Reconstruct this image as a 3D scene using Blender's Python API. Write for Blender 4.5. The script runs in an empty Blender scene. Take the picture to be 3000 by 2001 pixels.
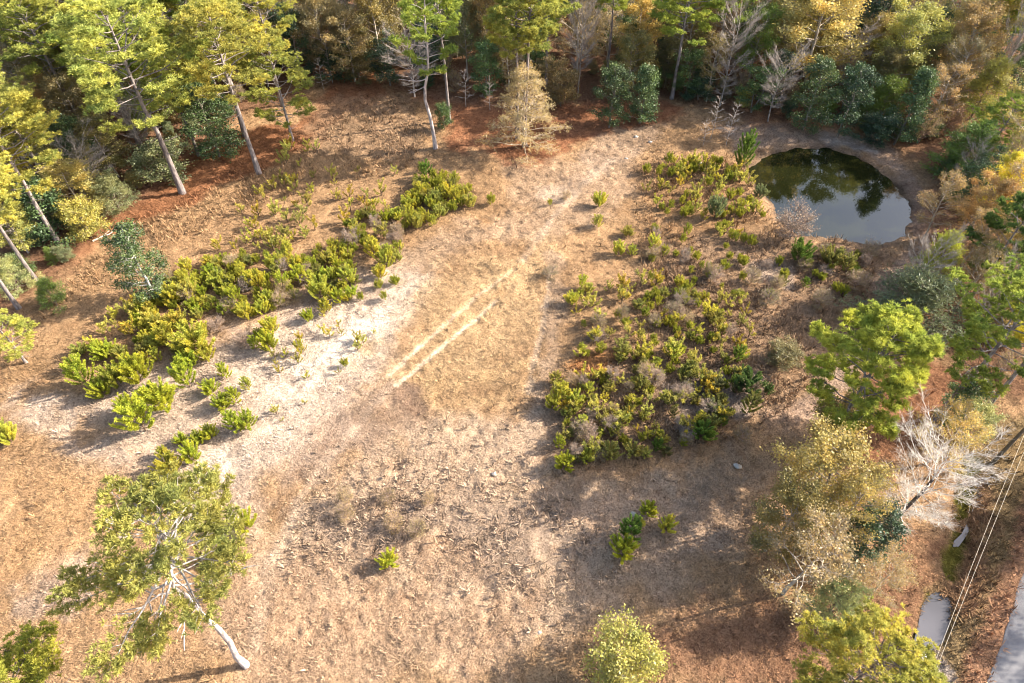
import bpy, math, random
import numpy as np
from mathutils import Vector
# ------------------------------------------------------------------ camera, world, sun, exposure
F, CX, CY, TH, H = 1567.0, 1175.5, 784.0, math.radians(47.5), 50.0
ST, CT = math.sin(TH), math.cos(TH)
SC = bpy.context.scene
cam = bpy.data.cameras.new('camera'); camo = bpy.data.objects.new('camera', cam); SC.collection.objects.link(camo)
camo.location = (0, 0, H); camo.rotation_euler = (math.radians(90) - TH, 0, 0)
cam.sensor_width = 36.0; cam.lens = 36.0 * F / 2351.0; cam.clip_start = 0.5; cam.clip_end = 12000
SC.camera = camo
AZ, EL = math.radians(12.0), math.radians(31.0)
w = bpy.data.worlds.new('World'); SC.world = w; w.use_nodes = True
nt = w.node_tree; bg = nt.nodes['Background']
sky = nt.nodes.new('ShaderNodeTexSky'); sky.sky_type = 'NISHITA'; sky.sun_disc = False
sky.dust_density = 3.0; sky.ozone_density = .4; sky.sun_elevation = EL; sky.sun_rotation = math.radians(90) - AZ
nt.links.new(sky.outputs[0], bg.inputs[0]); bg.inputs[1].default_value = 0.15
sl = bpy.data.lights.new('sun', 'SUN'); sl.energy = 5.0; sl.angle = math.radians(0.5); sl.color = (1.0, 0.90, 0.76)
so = bpy.data.objects.new('sun', sl); SC.collection.objects.link(so)
so.rotation_euler = Vector((math.cos(EL) * math.cos(AZ), math.cos(EL) * math.sin(AZ), math.sin(EL))).to_track_quat('Z', 'Y').to_euler()
SC.view_settings.view_transform = 'Standard'; SC.view_settings.look = 'None'
SC.view_settings.exposure = 1.46; SC.view_settings.gamma = 1.0
COL = SC.collection
SC.cycles.filter_width = 1.05
rng = np.random.default_rng(7); random.seed(7)

# ------------------------------------------------------------------ photo pixel (2351 wide) -> place on the ground
def P(x, y, h=0.0):
    u = (x - CX) / F; v = (CY - y) / F; t = (H - h) / (ST - v * CT)
    return np.array([u * t, (CT + v * ST) * t])
def HT(x, y, yt):
    v = (CY - yt) / F
    return H - P(x, y)[1] * (ST - v * CT) / (CT + v * ST)
def MPP(x, y, h=0.0):
    v = (CY - y) / F; return (H - h) / (ST - v * CT) / F
def PX(X, Y, Z=0.0):
    d = Y * CT + (H - Z) * ST
    return CX + F * X / d, CY - F * (Y * ST - (H - Z) * CT) / d
# ------------------------------------------------------------------ noise
def _hash(i, j, s):
    n = (i.astype(np.int64) * 374761393 + j.astype(np.int64) * 668265263 + s * 1442695041) & 0x7fffffff
    n = ((n ^ (n >> 13)) * 1274126177) & 0x7fffffff
    return ((n ^ (n >> 16)) & 0xffff) / 65535.0
def vn(x, y, s=0):
    i = np.floor(x); j = np.floor(y); fx = x - i; fy = y - j
    fx = fx * fx * (3 - 2 * fx); fy = fy * fy * (3 - 2 * fy)
    a = _hash(i, j, s); b = _hash(i + 1, j, s); c = _hash(i, j + 1, s); d = _hash(i + 1, j + 1, s)
    return (a + (b - a) * fx) * (1 - fy) + (c + (d - c) * fx) * fy
def fbm(x, y, s=0, o=3):
    r = 0; a = 1.0; t = 0
    for k in range(o):
        r = r + a * vn(x * 2 ** k + 17.3 * k, y * 2 ** k - 9.1 * k, s + k); t += a; a *= .55
    return r / t
# ------------------------------------------------------------------ mesh buffers
class MB:
    def __init__(s): s.v = []; s.f = []; s.t = []; s.n = 0
    def add(s, v, f, t=0.5):
        v = np.asarray(v, float).reshape(-1, 3); f = np.asarray(f, int)
        s.v.append(v); s.f.append(f + s.n); s.n += len(v)
        s.t.append(np.broadcast_to(np.asarray(t, float), (len(v),)).copy())
    def mesh(s, name, mat, smooth=False, col=None):
        me = bpy.data.meshes.new(name); V = np.concatenate(s.v)
        me.vertices.add(len(V)); me.vertices.foreach_set('co', V.astype(np.float32).ravel())
        lens = np.concatenate([np.full(len(f), f.shape[1]) for f in s.f]); li = np.concatenate([f.ravel() for f in s.f])
        me.loops.add(len(li)); me.loops.foreach_set('vertex_index', li.astype(np.int32))
        me.polygons.add(len(lens)); me.polygons.foreach_set('loop_start', np.concatenate([[0], np.cumsum(lens)[:-1]]).astype(np.int32))
        me.polygons.foreach_set('loop_total', lens.astype(np.int32))
        me.polygons.foreach_set('use_smooth', np.full(len(lens), smooth))
        a = me.attributes.new('tint', 'FLOAT', 'POINT'); a.data.foreach_set('value', np.concatenate(s.t).astype(np.float32))
        if col is not None:
            a = me.attributes.new('col', 'FLOAT_COLOR', 'POINT')
            a.data.foreach_set('color', np.c_[col, np.ones(len(col))].astype(np.float32).ravel())
        me.update(calc_edges=True); me.materials.append(mat); return me
def tube(mb, pts, rad, k=5, t=0.5):
    pts = np.asarray(pts, float); n = len(pts); rad = np.asarray(rad, float)
    d = np.gradient(pts, axis=0); d /= np.linalg.norm(d, axis=1)[:, None] + 1e-9
    ref = np.array([0, 0, 1.]) if abs(d[0][2]) < .8 else np.array([1., 0, 0])
    a = np.cross(d, ref); a /= np.linalg.norm(a, axis=1)[:, None] + 1e-9; b = np.cross(d, a)
    an = np.arange(k) * 2 * math.pi / k
    V = pts[:, None, :] + rad[:, None, None] * (np.cos(an)[None, :, None] * a[:, None, :] + np.sin(an)[None, :, None] * b[:, None, :])
    i = np.arange(n - 1)[:, None] * k; j = np.arange(k)[None, :]; j2 = (j + 1) % k
    Fq = np.stack([i + j, i + j2, i + k + j2, i + k + j], -1).reshape(-1, 4)
    mb.add(V.reshape(-1, 3), Fq, t)
def norm(a): return a / (np.linalg.norm(a, axis=-1, keepdims=True) + 1e-9)
def blades(mb, r, c, ax, n, L, W, spread=1.0, tint=None, up=0.0):
    """n thin pointed blades from every centre c, spread round the axis ax"""
    N = len(c); C = np.repeat(c, n, 0); A = np.repeat(norm(ax), n, 0)
    D = norm(A + spread * norm(r.normal(size=(N * n, 3))) + [0, 0, up])
    S = norm(np.cross(D, r.normal(size=(N * n, 3))))
    l = (L * r.uniform(.6, 1.25, (N * n, 1))); wd = W * r.uniform(.7, 1.3, (N * n, 1)) * .5
    V = np.stack([C, C + D * l * .5 + S * wd, C + D * l, C + D * l * .5 - S * wd], 1)
    T = r.uniform(0, 1, N) if tint is None else tint
    T = np.repeat(np.clip(np.repeat(T, n) * .7 + r.uniform(0, .3, N * n), 0, 1), 4)
    mb.add(V.reshape(-1, 3), np.arange(N * n * 4).reshape(-1, 4), T)
def leaves(mb, r, c, size, tint, upb=.5):
    N = len(c); nrm = norm(r.normal(size=(N, 3)) + [0, 0, upb]); a = norm(np.cross(nrm, r.normal(size=(N, 3)))); b = np.cross(nrm, a)
    s = size * r.uniform(.6, 1.3, (N, 1))
    V = np.stack([c - a * s, c + b * s * .55, c + a * s, c - b * s * .55], 1) * 1.0
    mb.add(V.reshape(-1, 3), np.arange(N * 4).reshape(-1, 4), np.repeat(np.clip(tint, 0, 1), 4))
# ------------------------------------------------------------------ materials
def newmat(name):
    m = bpy.data.materials.new(name); m.use_nodes = True; t = m.node_tree; t.nodes.clear()
    o = t.nodes.new('ShaderNodeOutputMaterial'); return m, t, o
def N(t, ty, **k):
    n = t.nodes.new(ty)
    for a, b in k.items(): setattr(n, a, b)
    return n
def ramp(t, src, stops):
    r = N(t, 'ShaderNodeValToRGB'); e = r.color_ramp.elements
    while len(e) > 1: e.remove(e[0])
    e[0].position = stops[0][0]; e[0].color = (*stops[0][1], 1)
    for p, c in stops[1:]:
        q = e.new(p); q.color = (*c, 1)
    t.links.new(src, r.inputs[0]); return r.outputs[0]
def mul(t, a, b, ty='MULTIPLY', f=1.0):
    m = N(t, 'ShaderNodeMix', data_type='RGBA', blend_type=ty); m.inputs[0].default_value = f
    for i, s in ((6, a), (7, b)):
        if isinstance(s, tuple): m.inputs[i].default_value = (*s, 1)
        else: t.links.new(s, m.inputs[i])
    return m.outputs[2]
def foliage(name, gloss=.0, trans=.38, lo=.58, hi=1.45):
    m, t, o = newmat(name); oi = N(t, 'ShaderNodeObjectInfo'); at = N(t, 'ShaderNodeAttribute', attribute_name='tint')
    c = ramp(t, at.outputs['Fac'], [(0, (lo, lo * 1.05, lo)), (.55, (1, 1, 1)), (1, (hi * 1.06, hi, hi * .8))])
    c = mul(t, oi.outputs['Color'], c)
    tc = N(t, 'ShaderNodeTexCoord'); no = N(t, 'ShaderNodeTexNoise'); no.inputs['Scale'].default_value = .55
    t.links.new(tc.outputs['Object'], no.inputs['Vector'])
    c = mul(t, c, ramp(t, no.outputs['Fac'], [(.3, (.72, .8, .8)), (.7, (1.25, 1.12, .9))]))
    d = N(t, 'ShaderNodeBsdfDiffuse'); tr = N(t, 'ShaderNodeBsdfTranslucent'); mx = N(t, 'ShaderNodeMixShader'); mx.inputs[0].default_value = trans
    t.links.new(c, d.inputs[0]); t.links.new(c, tr.inputs[0]); t.links.new(d.outputs[0], mx.inputs[1]); t.links.new(tr.outputs[0], mx.inputs[2])
    out = mx.outputs[0]
    if gloss:
        g = N(t, 'ShaderNodeBsdfGlossy'); g.inputs['Roughness'].default_value = .5; g.inputs[0].default_value = (.9, .95, 1, 1)
        m2 = N(t, 'ShaderNodeMixShader'); m2.inputs[0].default_value = gloss
        t.links.new(out, m2.inputs[1]); t.links.new(g.outputs[0], m2.inputs[2]); out = m2.outputs[0]
    t.links.new(out, o.inputs[0]); return m
M_NEEDLE = foliage('pine_needles'); M_LEAF = foliage('leaves', .03); M_GLOSS = foliage('glossy_leaves', .035, .2, .4, 2.1)
def bark():
    m, t, o = newmat('bark'); oi = N(t, 'ShaderNodeObjectInfo'); tc = N(t, 'ShaderNodeTexCoord'); mp = N(t, 'ShaderNodeMapping')
    mp.inputs['Scale'].default_value = (3, 3, .7); t.links.new(tc.outputs['Object'], mp.inputs[0])
    no = N(t, 'ShaderNodeTexNoise'); no.inputs['Scale'].default_value = 2.2; no.inputs['Detail'].default_value = 6; t.links.new(mp.outputs[0], no.inputs['Vector'])
    c = mul(t, oi.outputs['Color'], ramp(t, no.outputs['Fac'], [(.35, (.45, .42, .42)), (.55, (1, 1, 1)), (.7, (1.5, 1.45, 1.4))]))
    b = N(t, 'ShaderNodeBsdfPrincipled'); b.inputs['Roughness'].default_value = .9; t.links.new(c, b.inputs[0])
    bp = N(t, 'ShaderNodeBump'); bp.inputs['Strength'].default_value = .6; bp.inputs['Distance'].default_value = .06
    t.links.new(no.outputs['Fac'], bp.inputs['Height']); t.links.new(bp.outputs[0], b.inputs['Normal'])
    t.links.new(b.outputs[0], o.inputs[0]); return m
M_BARK = bark()
def plain(name, col, rough=.8, var=.3, sc=8.0, metallic=0.0):
    m, t, o = newmat(name); tc = N(t, 'ShaderNodeTexCoord'); no = N(t, 'ShaderNodeTexNoise'); no.inputs['Scale'].default_value = sc; no.inputs['Detail'].default_value = 5
    t.links.new(tc.outputs['Object'], no.inputs['Vector'])
    c = mul(t, col, ramp(t, no.outputs['Fac'], [(.3, (1 - var,) * 3), (.7, (1 + var,) * 3)]))
    b = N(t, 'ShaderNodeBsdfPrincipled'); b.inputs['Roughness'].default_value = rough; b.inputs['Metallic'].default_value = metallic
    t.links.new(c, b.inputs[0]); t.links.new(b.outputs[0], o.inputs[0]); return m
def groundmat(name, detail=True):
    m, t, o = newmat(name); at = N(t, 'ShaderNodeAttribute', attribute_name='col'); c = at.outputs['Color']
    b = N(t, 'ShaderNodeBsdfDiffuse')
    if detail:
        tc = N(t, 'ShaderNodeTexCoord')
        def no(s, d, r=.6, dist=0.0):
            n = N(t, 'ShaderNodeTexNoise'); n.inputs['Scale'].default_value = s; n.inputs['Detail'].default_value = d; n.inputs['Roughness'].default_value = r
            n.inputs['Distortion'].default_value = dist
            t.links.new(tc.outputs['Object'], n.inputs['Vector']); return n.outputs['Fac']
        n1 = no(4.2, 6, .7, 1.6); n2 = no(.45, 4, .6, .6); n3 = no(9.0, 3, .7, .8)
        c = mul(t, c, ramp(t, n1, [(.32, (.26, .23, .22)), (.42, (.66, .62, .61)), (.5, (1.02, 1.02, 1.02)), (.6, (1.25, 1.25, 1.23)), (.72, (1.5, 1.48, 1.44))]))
        c = mul(t, c, ramp(t, n2, [(.3, (.74, .69, .67)), (.5, (1, 1, 1)), (.7, (1.16, 1.16, 1.16))]))
        c = mul(t, c, ramp(t, n3, [(.3, (.55, .52, .52)), (.48, (1, 1, 1)), (.7, (1.25, 1.25, 1.25))]))
        bp = N(t, 'ShaderNodeBump'); bp.inputs['Strength'].default_value = 1.0; bp.inputs['Distance'].default_value = .22
        t.links.new(n1, bp.inputs['Height']); t.links.new(bp.outputs[0], b.inputs['Normal'])
    t.links.new(c, b.inputs[0]); t.links.new(b.outputs[0], o.inputs[0]); return m
M_GROUND = groundmat('ground_soil'); M_GRASS = groundmat('dry_grass', False)
# ------------------------------------------------------------------ objects
def tag(o, label=None, cat=None, group=None, kind=None):
    if label: o['label'] = label
    if cat: o['category'] = cat
    if group: o['group'] = group
    if kind: o['kind'] = kind
    return o
def link(name, me, parent=None, color=None):
    o = bpy.data.objects.new(name, me); COL.objects.link(o)
    if parent is not None: o.parent = parent
    if color is not None: o.color = (*color, 1)
    return o
def thing(name, loc, rz=0, sc=(1, 1, 1)):
    o = bpy.data.objects.new(name, None); COL.objects.link(o); o.location = loc; o.rotation_euler = (0, 0, rz); o.scale = sc
    o.empty_display_size = .3; return o

# ------------------------------------------------------------------ ground: regions by real patches of the soil
def W(pts, h=0.0): return np.array([P(x, y, h) for x, y in pts])
def sdf(X, Y, poly):
    """signed distance to a polygon, negative inside"""
    n = len(poly); d = np.full(X.shape, 1e9); ins = np.zeros(X.shape, bool)
    for i in range(n):
        a = poly[i]; b = poly[(i + 1) % n]; e = b - a; L = (e @ e) + 1e-9
        wx = X - a[0]; wy = Y - a[1]; t = np.clip((wx * e[0] + wy * e[1]) / L, 0, 1)
        d = np.minimum(d, (wx - e[0] * t) ** 2 + (wy - e[1] * t) ** 2)
        c = ((a[1] > Y) != (b[1] > Y)) & (X < (b[0] - a[0]) * (Y - a[1]) / (b[1] - a[1] + 1e-12) + a[0]); ins ^= c
    d = np.sqrt(d); return np.where(ins, -d, d)
def pdist(X, Y, line):
    d = np.full(X.shape, 1e9)
    for a, b in zip(line[:-1], line[1:]):
        e = b - a; wx = X - a[0]; wy = Y - a[1]; t = np.clip((wx * e[0] + wy * e[1]) / (e @ e), 0, 1)
        d = np.minimum(d, np.hypot(wx - e[0] * t, wy - e[1] * t))
    return d
def sst(x, a, b):
    t = np.clip((x - a) / (b - a), 0, 1); return t * t * (3 - 2 * t)
POND = W([(1720, 392), (1760, 362), (1830, 345), (1900, 345), (1960, 363), (2010, 392), (2052, 425), (2080, 462), (2082, 505), (2062, 542), (2020, 557), (1975, 556), (1930, 545), (1880, 541), (1835, 535), (1800, 510), (1775, 465), (1738, 425)], -.45)
PUD = W([(2130, 1385), (2150, 1374), (2170, 1385), (2178, 1410), (2176, 1440), (2160, 1465), (2140, 1480), (2118, 1500), (2106, 1490), (2107, 1465), (2115, 1435), (2120, 1405)], -.3)
PUD2 = W([(2215, 1212), (2222, 1220), (2212, 1236), (2202, 1250), (2192, 1250), (2194, 1240), (2207, 1228)], -.3)
DITCH = W([(2235, 1060), (2215, 1150), (2212, 1225), (2185, 1290), (2160, 1350), (2145, 1430), (2115, 1500)])
RA, RB = P(2351, 1313), P(2267, 1568); RD = (RA - RB) / np.linalg.norm(RA - RB); RN = np.array([RD[1], -RD[0]])
FOREST = np.vstack([W([(-60, 800), (55, 705), (185, 570), (235, 505), (330, 445), (430, 350), (500, 300), (560, 260), (640, 240), (720, 190), (750, 160), (860, 155), (900, 200), (960, 215), (1060, 240), (1130, 245), (1280, 232), (1370, 225), (1540, 225), (1640, 240), (1720, 280), (1850, 285), (2000, 292), (2080, 335), (2145, 400), (2150, 500), (2130, 600), (2100, 690), (2170, 770), (2230, 860), (2420, 960)]),
    [[400, 60], [400, 500], [-400, 500], [-400, 40]]])
def tri(c): return np.array(c)
REG = [  # polygon in photo pixels, soft edge m, noise m, colour, strength
 ([(420, 800), (640, 720), (900, 600), (1000, 620), (960, 700), (900, 860), (780, 1010), (560, 1190), (380, 1190), (200, 1000), (90, 960), (60, 900), (200, 900)], 5, 4, (.58, .475, .39), .85),
 ([(640, 770), (720, 720), (860, 690), (900, 640), (985, 625), (1000, 650), (930, 730), (870, 815), (790, 860), (700, 950), (600, 1060), (540, 1120), (440, 1175), (385, 1125), (440, 1060), (540, 1010), (600, 930), (570, 850), (640, 820)], 2.5, 3.5, (.62, .52, .43), .9),
 ([(790, 740), (900, 700), (890, 750), (800, 820), (720, 850), (690, 840)], 1.5, 3, (.82, .72, .62), .85),
 ([(430, 1110), (470, 1020), (530, 1030), (520, 1080), (470, 1120)], 1.2, 2.5, (.82, .72, .62), .8),
 ([(20, 900), (120, 890), (170, 940), (200, 1010), (330, 1040), (300, 1080), (140, 1060), (60, 980)], 2, 4, (.56, .46, .38), .6),
 ([(130, 1260), (220, 1240), (250, 1300), (200, 1420), (60, 1440), (0, 1460), (0, 1350), (80, 1330)], 2, 4, (.50, .40, .33), .6),
 ([(1240, 430), (1330, 430), (1310, 470), (1250, 460)], 1, 2, (.78, .68, .56), .9),
 ([(1180, 370), (1460, 350), (1480, 430), (1330, 520), (1200, 560), (1010, 600), (900, 590), (1020, 530), (1200, 470)], 3, 4, (.46, .34, .24), .7),
 ([(1290, 470), (1360, 420), (1470, 350), (1530, 290), (1400, 270), (1350, 300), (1330, 380), (1250, 450)], 2, 3, (.45, .35, .27), .6),
 ([(980, 640), (1120, 560), (1250, 590), (1262, 640), (1250, 760), (1240, 850), (1200, 945), (980, 950), (885, 870), (930, 760)], 5.0, 8.0, (.52, .37, .215), .8),
 ([(1100, 830), (1240, 800), (1190, 940), (990, 945), (930, 900), (1000, 850)], 5, 8, (.52, .355, .185), .5),
 ([(1262, 590), (1300, 600), (1290, 800), (1220, 1000), (1190, 1000), (1240, 850)], 1.2, 2, (.42, .31, .22), .8),
 ([(600, 1230), (760, 1060), (960, 950), (1200, 950), (1260, 860), (1300, 1090), (1560, 1100), (1650, 1250), (1400, 1440), (1000, 1568), (560, 1568), (560, 1400)], 5, 5, (.50, .385, .285), .85),
 ([(700, 1180), (900, 1110), (1250, 1150), (1280, 1240), (1100, 1330), (700, 1290)], 4, 6, (.37, .285, .22), .6),
 ([(590, 1120), (760, 960), (880, 880), (960, 900), (960, 960), (760, 1080), (640, 1180)], 2.5, 3, (.34, .25, .19), .7),
 ([(890, 880), (960, 880), (1000, 950), (950, 960)], 1.5, 2, (.24, .16, .12), .6),
 ([(750, 1270), (1000, 1270), (1200, 1500), (760, 1568), (560, 1568), (560, 1400)], 6, 6, (.46, .31, .20), .7),
 ([(0, 1060), (330, 1090), (330, 1200), (240, 1250), (0, 1330)], 4, 4, (.46, .30, .165), .9),
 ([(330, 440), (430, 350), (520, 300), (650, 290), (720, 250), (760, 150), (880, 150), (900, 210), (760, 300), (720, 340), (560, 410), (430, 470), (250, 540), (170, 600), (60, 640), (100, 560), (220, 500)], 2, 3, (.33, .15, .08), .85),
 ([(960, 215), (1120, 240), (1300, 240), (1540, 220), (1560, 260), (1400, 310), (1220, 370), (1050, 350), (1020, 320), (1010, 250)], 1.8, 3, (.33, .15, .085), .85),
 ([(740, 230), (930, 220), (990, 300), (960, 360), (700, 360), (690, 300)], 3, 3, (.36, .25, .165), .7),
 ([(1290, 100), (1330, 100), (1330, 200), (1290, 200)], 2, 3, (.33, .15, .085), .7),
 ([(1460, 380), (1700, 370), (1740, 560), (1600, 600), (1500, 620), (1480, 500)], 3, 3, (.38, .24, .13), .7),
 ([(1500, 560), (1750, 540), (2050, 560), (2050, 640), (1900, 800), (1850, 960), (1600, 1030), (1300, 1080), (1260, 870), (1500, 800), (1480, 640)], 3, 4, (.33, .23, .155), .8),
 ([(1700, 600), (1800, 610), (1800, 660), (1690, 660)], 1.5, 3, (.52, .42, .34), .8),
 ([(1520, 880), (1720, 880), (1700, 960), (1560, 960)], 2, 4, (.42, .35, .30), .8),
 ([(1300, 820), (1400, 820), (1420, 870), (1310, 860)], 1.2, 2, (.45, .22, .09), .8),
 ([(1640, 290), (1800, 280), (1850, 290), (2000, 310), (2130, 420), (2150, 520), (2100, 640), (2000, 800), (1880, 1000), (1800, 960), (1960, 780), (2060, 600), (2120, 500), (2050, 390), (1960, 340), (1850, 320), (1700, 350)], 1.5, 2.5, (.40, .31, .25), .75),
 ([(1880, 300), (1960, 310), (2010, 350), (1960, 345), (1900, 325)], 1, 1.5, (.62, .55, .50), .7),
 ([(2080, 420), (2140, 430), (2150, 500), (2110, 560), (2090, 500)], 1.2, 2, (.38, .26, .19), .7),
 ([(1320, 1120), (1760, 1080), (1720, 1220), (1500, 1320), (1380, 1260)], 4, 4, (.46, .33, .235), .6),
 ([(1300, 1110), (1500, 1080), (1700, 1020), (1760, 1060), (1700, 1110), (1500, 1130)], 3, 4, (.33, .26, .19), .6),
 ([(1750, 940), (1870, 920), (1880, 1010), (1790, 1010)], 2, 2, (.5, .36, .27), .6),
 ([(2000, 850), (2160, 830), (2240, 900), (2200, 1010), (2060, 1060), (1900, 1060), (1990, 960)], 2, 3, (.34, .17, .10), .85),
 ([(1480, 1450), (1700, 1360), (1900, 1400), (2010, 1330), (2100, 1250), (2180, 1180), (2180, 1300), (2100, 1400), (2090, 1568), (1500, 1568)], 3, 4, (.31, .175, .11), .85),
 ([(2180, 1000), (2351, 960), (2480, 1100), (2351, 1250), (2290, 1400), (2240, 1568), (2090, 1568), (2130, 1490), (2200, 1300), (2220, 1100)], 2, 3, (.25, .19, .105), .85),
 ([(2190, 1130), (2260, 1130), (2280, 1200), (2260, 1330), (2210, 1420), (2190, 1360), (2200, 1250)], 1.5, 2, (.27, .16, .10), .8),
 ([(2090, 1520), (2150, 1490), (2200, 1568), (2080, 1568)], .8, 1.5, (.48, .43, .40), .8),
]
REGW = [(W(p), s, n, np.array(c), k) for p, s, n, c, k in REG]
TRK = [W([(893, 858), (960, 800), (1040, 730), (1095, 680), (1180, 620)]), W([(910, 882), (1000, 808), (1080, 742), (1140, 690)])]
FAINT = W([(900, 880), (800, 1000), (700, 1130), (620, 1300), (585, 1500)]); FAINT2 = W([(1200, 600), (1270, 500), (1330, 430), (1400, 370)])
RUT = W([(1262, 620), (1256, 700), (1245, 760), (1222, 840), (1212, 900)])
def gcol(X, Y):
    X = np.asarray(X, float); Y = np.asarray(Y, float)
    n1 = fbm(X / 5.0, Y / 5.0, 11, 4) - .5; n2 = fbm(X / 1.6, Y / 1.6, 23, 3) - .5; n3 = fbm(X / 14, Y / 14, 5, 3)
    C = np.empty(X.shape + (3,)); C[:] = (.43, .285, .165)
    C = C * (1 + .35 * (n3[..., None] - .5))
    for poly, s, nz, c, k in REGW:
        b0 = poly.min(0) - 8; b1 = poly.max(0) + 8
        m = (X > b0[0]) & (X < b1[0]) & (Y > b0[1]) & (Y < b1[1])
        if not m.any(): continue
        d = sdf(X[m], Y[m], poly) + nz * 1.6 * n1[m] + nz * .9 * n2[m]
        a = (1 - sst(d, -s * .5, s * .5))[:, None] * k
        C[m] = C[m] * (1 - a) + c * a
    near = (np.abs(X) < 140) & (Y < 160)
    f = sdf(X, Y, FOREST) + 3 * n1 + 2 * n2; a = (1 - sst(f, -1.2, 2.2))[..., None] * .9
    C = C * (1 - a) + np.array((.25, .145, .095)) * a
    for ln in TRK:
        d = pdist(X, Y, ln) + .12 * n2 + .35 * (fbm(X * 1.8, Y * 1.8, 71, 3) - .5); along = 1 - sst(Y, 45, 60) * .8; a = ((1 - sst(d, .05, .36)) * along * (.55 + .45 * vn(X * 1.3, Y * 1.3, 91)))[..., None] * .8
        C = C * (1 - a) + np.array((.84, .70, .54)) * a
    d = pdist(X, Y, RUT) + .5 * n2; a = (1 - sst(d, .1, .45))[..., None] * .6
    C = C * (1 - a) + np.array((.62, .50, .38)) * a
    d = np.minimum(pdist(X, Y, FAINT), pdist(X, Y, FAINT2)) + .7 * n2; a = (1 - sst(d, .1, .8))[..., None] * .42 * (.3 + .9 * vn(X / 3, Y / 3, 88))[..., None]; C = C * (1 - a) + np.array((.64, .52, .41)) * a
    d = pdist(X, Y, DITCH) + .8 * n2 + .4 * n1
    a = (1 - sst(d, .3, .9))[..., None] * .9 * (vn(X / 2, Y / 2, 9) > .35)[..., None]; C = C * (1 - a) + np.array((.16, .16, .03)) * a
    d = sdf(X, Y, POND); a = (1 - sst(d + n2, .2, 2.2))[..., None] * .6; C = C * (1 - a) + np.array((.24, .185, .15)) * a; a = (1 - sst(d + n2, -.2, .9))[..., None]; C = C * (1 - a) + np.array((.085, .065, .045)) * a
    rd = (X - RB[0]) * RN[0] + (Y - RB[1]) * RN[1]
    a = (sst(rd + n2 * 1.2, -1.9, -1.1) * (1 - sst(rd, 7, 9)))[..., None] * .9; C = C * (1 - a) + np.array((.40, .235, .15)) * a
    return np.clip(C * np.array((.78, .75, .715)), .01, .9)
CLUMP = W([(560, 1568), (600, 1250), (760, 1060), (1000, 930), (1230, 950), (1300, 1100), (1480, 1230), (1350, 1420), (1100, 1568)])
def gz(X, Y):
    X = np.asarray(X, float); Y = np.asarray(Y, float)
    fade = sst(Y, 150, 260) + sst(np.abs(X), 140, 260); fade = 1 - np.clip(fade, 0, 1)
    amp = .35 + .9 * fbm(X / 9, Y / 9, 31, 2)
    z = (fbm(X / .75, Y / .75, 41, 3) - .5) * .44 * amp + (fbm(X / 3.1, Y / 3.1, 47, 2) - .5) * .28 + (fbm(X / 12, Y / 12, 3, 2) - .5) * .3
    z = z + (fbm(X / .42, Y / .42, 53, 2) - .5) * .13 + (1 - sst(sdf(X, Y, CLUMP), -4, 4)) * (fbm(X / .62, Y / .8, 57, 3) - .5) * .42
    z = z * fade
    rd = (X - RB[0]) * RN[0] + (Y - RB[1]) * RN[1]; fl = sst(rd, -3, -1.0) * (1 - sst(rd, 7.5, 10))
    z = z * (1 - fl) - .02 * fl
    for ln in TRK: z = z - .07 * (1 - sst(pdist(X, Y, ln), .15, .5))
    z = z - .10 * (1 - sst(pdist(X, Y, RUT), .1, .6))
    d = sdf(X, Y, POND) + .9 * (fbm(X / 1.3, Y / 1.3, 61, 3) - .5); k = 1 - sst(d, -.6, 2.4); z = z * (1 - .7 * k)
    z = np.where(d < 2.4, z - .9 * sst(-d, -2.4, 1.6), z); z = z - 1.0 * sst(-d, .5, 4)
    for q, s in ((PUD, .55), (PUD2, .5)):
        d = sdf(X, Y, q) + .7 * (fbm(X / .6, Y / .6, 63, 3) - .5) * 1.3; k = 1 - sst(d, 0, 1.0); z = z * (1 - .9 * k) - s * 1.1 * (1 - sst(d, -.5, .7))
    dd = pdist(X, Y, DITCH); z = z - .32 * (1 - sst(dd, .2, 1.6))
    return z
xs = np.concatenate([-np.geomspace(3000, 90.5, 22), np.arange(-90, 90.01, .2), np.geomspace(90.5, 3000, 22)])
ys = np.concatenate([-np.geomspace(3000, 60, 12), np.linspace(-40, 12, 12), np.arange(12.3, 126, .2), np.geomspace(126.5, 5000, 22)])
GX, GY = np.meshgrid(xs, ys); nx, ny = len(xs), len(ys)
gx, gy = GX.ravel(), GY.ravel()
i = np.arange(ny - 1)[:, None] * nx + np.arange(nx - 1)[None, :]
mb = MB(); mb.add(np.c_[gx, gy, gz(gx, gy)], np.stack([i, i + 1, i + nx + 1, i + nx], -1).reshape(-1, 4))
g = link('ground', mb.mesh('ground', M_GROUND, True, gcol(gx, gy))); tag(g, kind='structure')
def Z(x, y): return float(gz(np.array([x]), np.array([y]))[0])

# water
def watermat(name, base, bump, ior):
    m, t, o = newmat(name); b = N(t, 'ShaderNodeBsdfPrincipled'); b.inputs['Roughness'].default_value = .03; b.inputs['IOR'].default_value = ior
    tc = N(t, 'ShaderNodeTexCoord'); no = N(t, 'ShaderNodeTexNoise'); no.inputs['Scale'].default_value = .12; no.inputs['Detail'].default_value = 3
    t.links.new(tc.outputs['Object'], no.inputs['Vector'])
    t.links.new(ramp(t, no.outputs['Fac'], [(.4, base), (.65, tuple(1.7 * a for a in base))]), b.inputs[0])
    n2 = N(t, 'ShaderNodeTexNoise'); n2.inputs['Scale'].default_value = 2.5; t.links.new(tc.outputs['Object'], n2.inputs['Vector'])
    bp = N(t, 'ShaderNodeBump'); bp.inputs['Strength'].default_value = bump; bp.inputs['Distance'].default_value = .02
    t.links.new(n2.outputs['Fac'], bp.inputs['Height']); t.links.new(bp.outputs[0], b.inputs['Normal'])
    t.links.new(b.outputs[0], o.inputs[0]); return m
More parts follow.
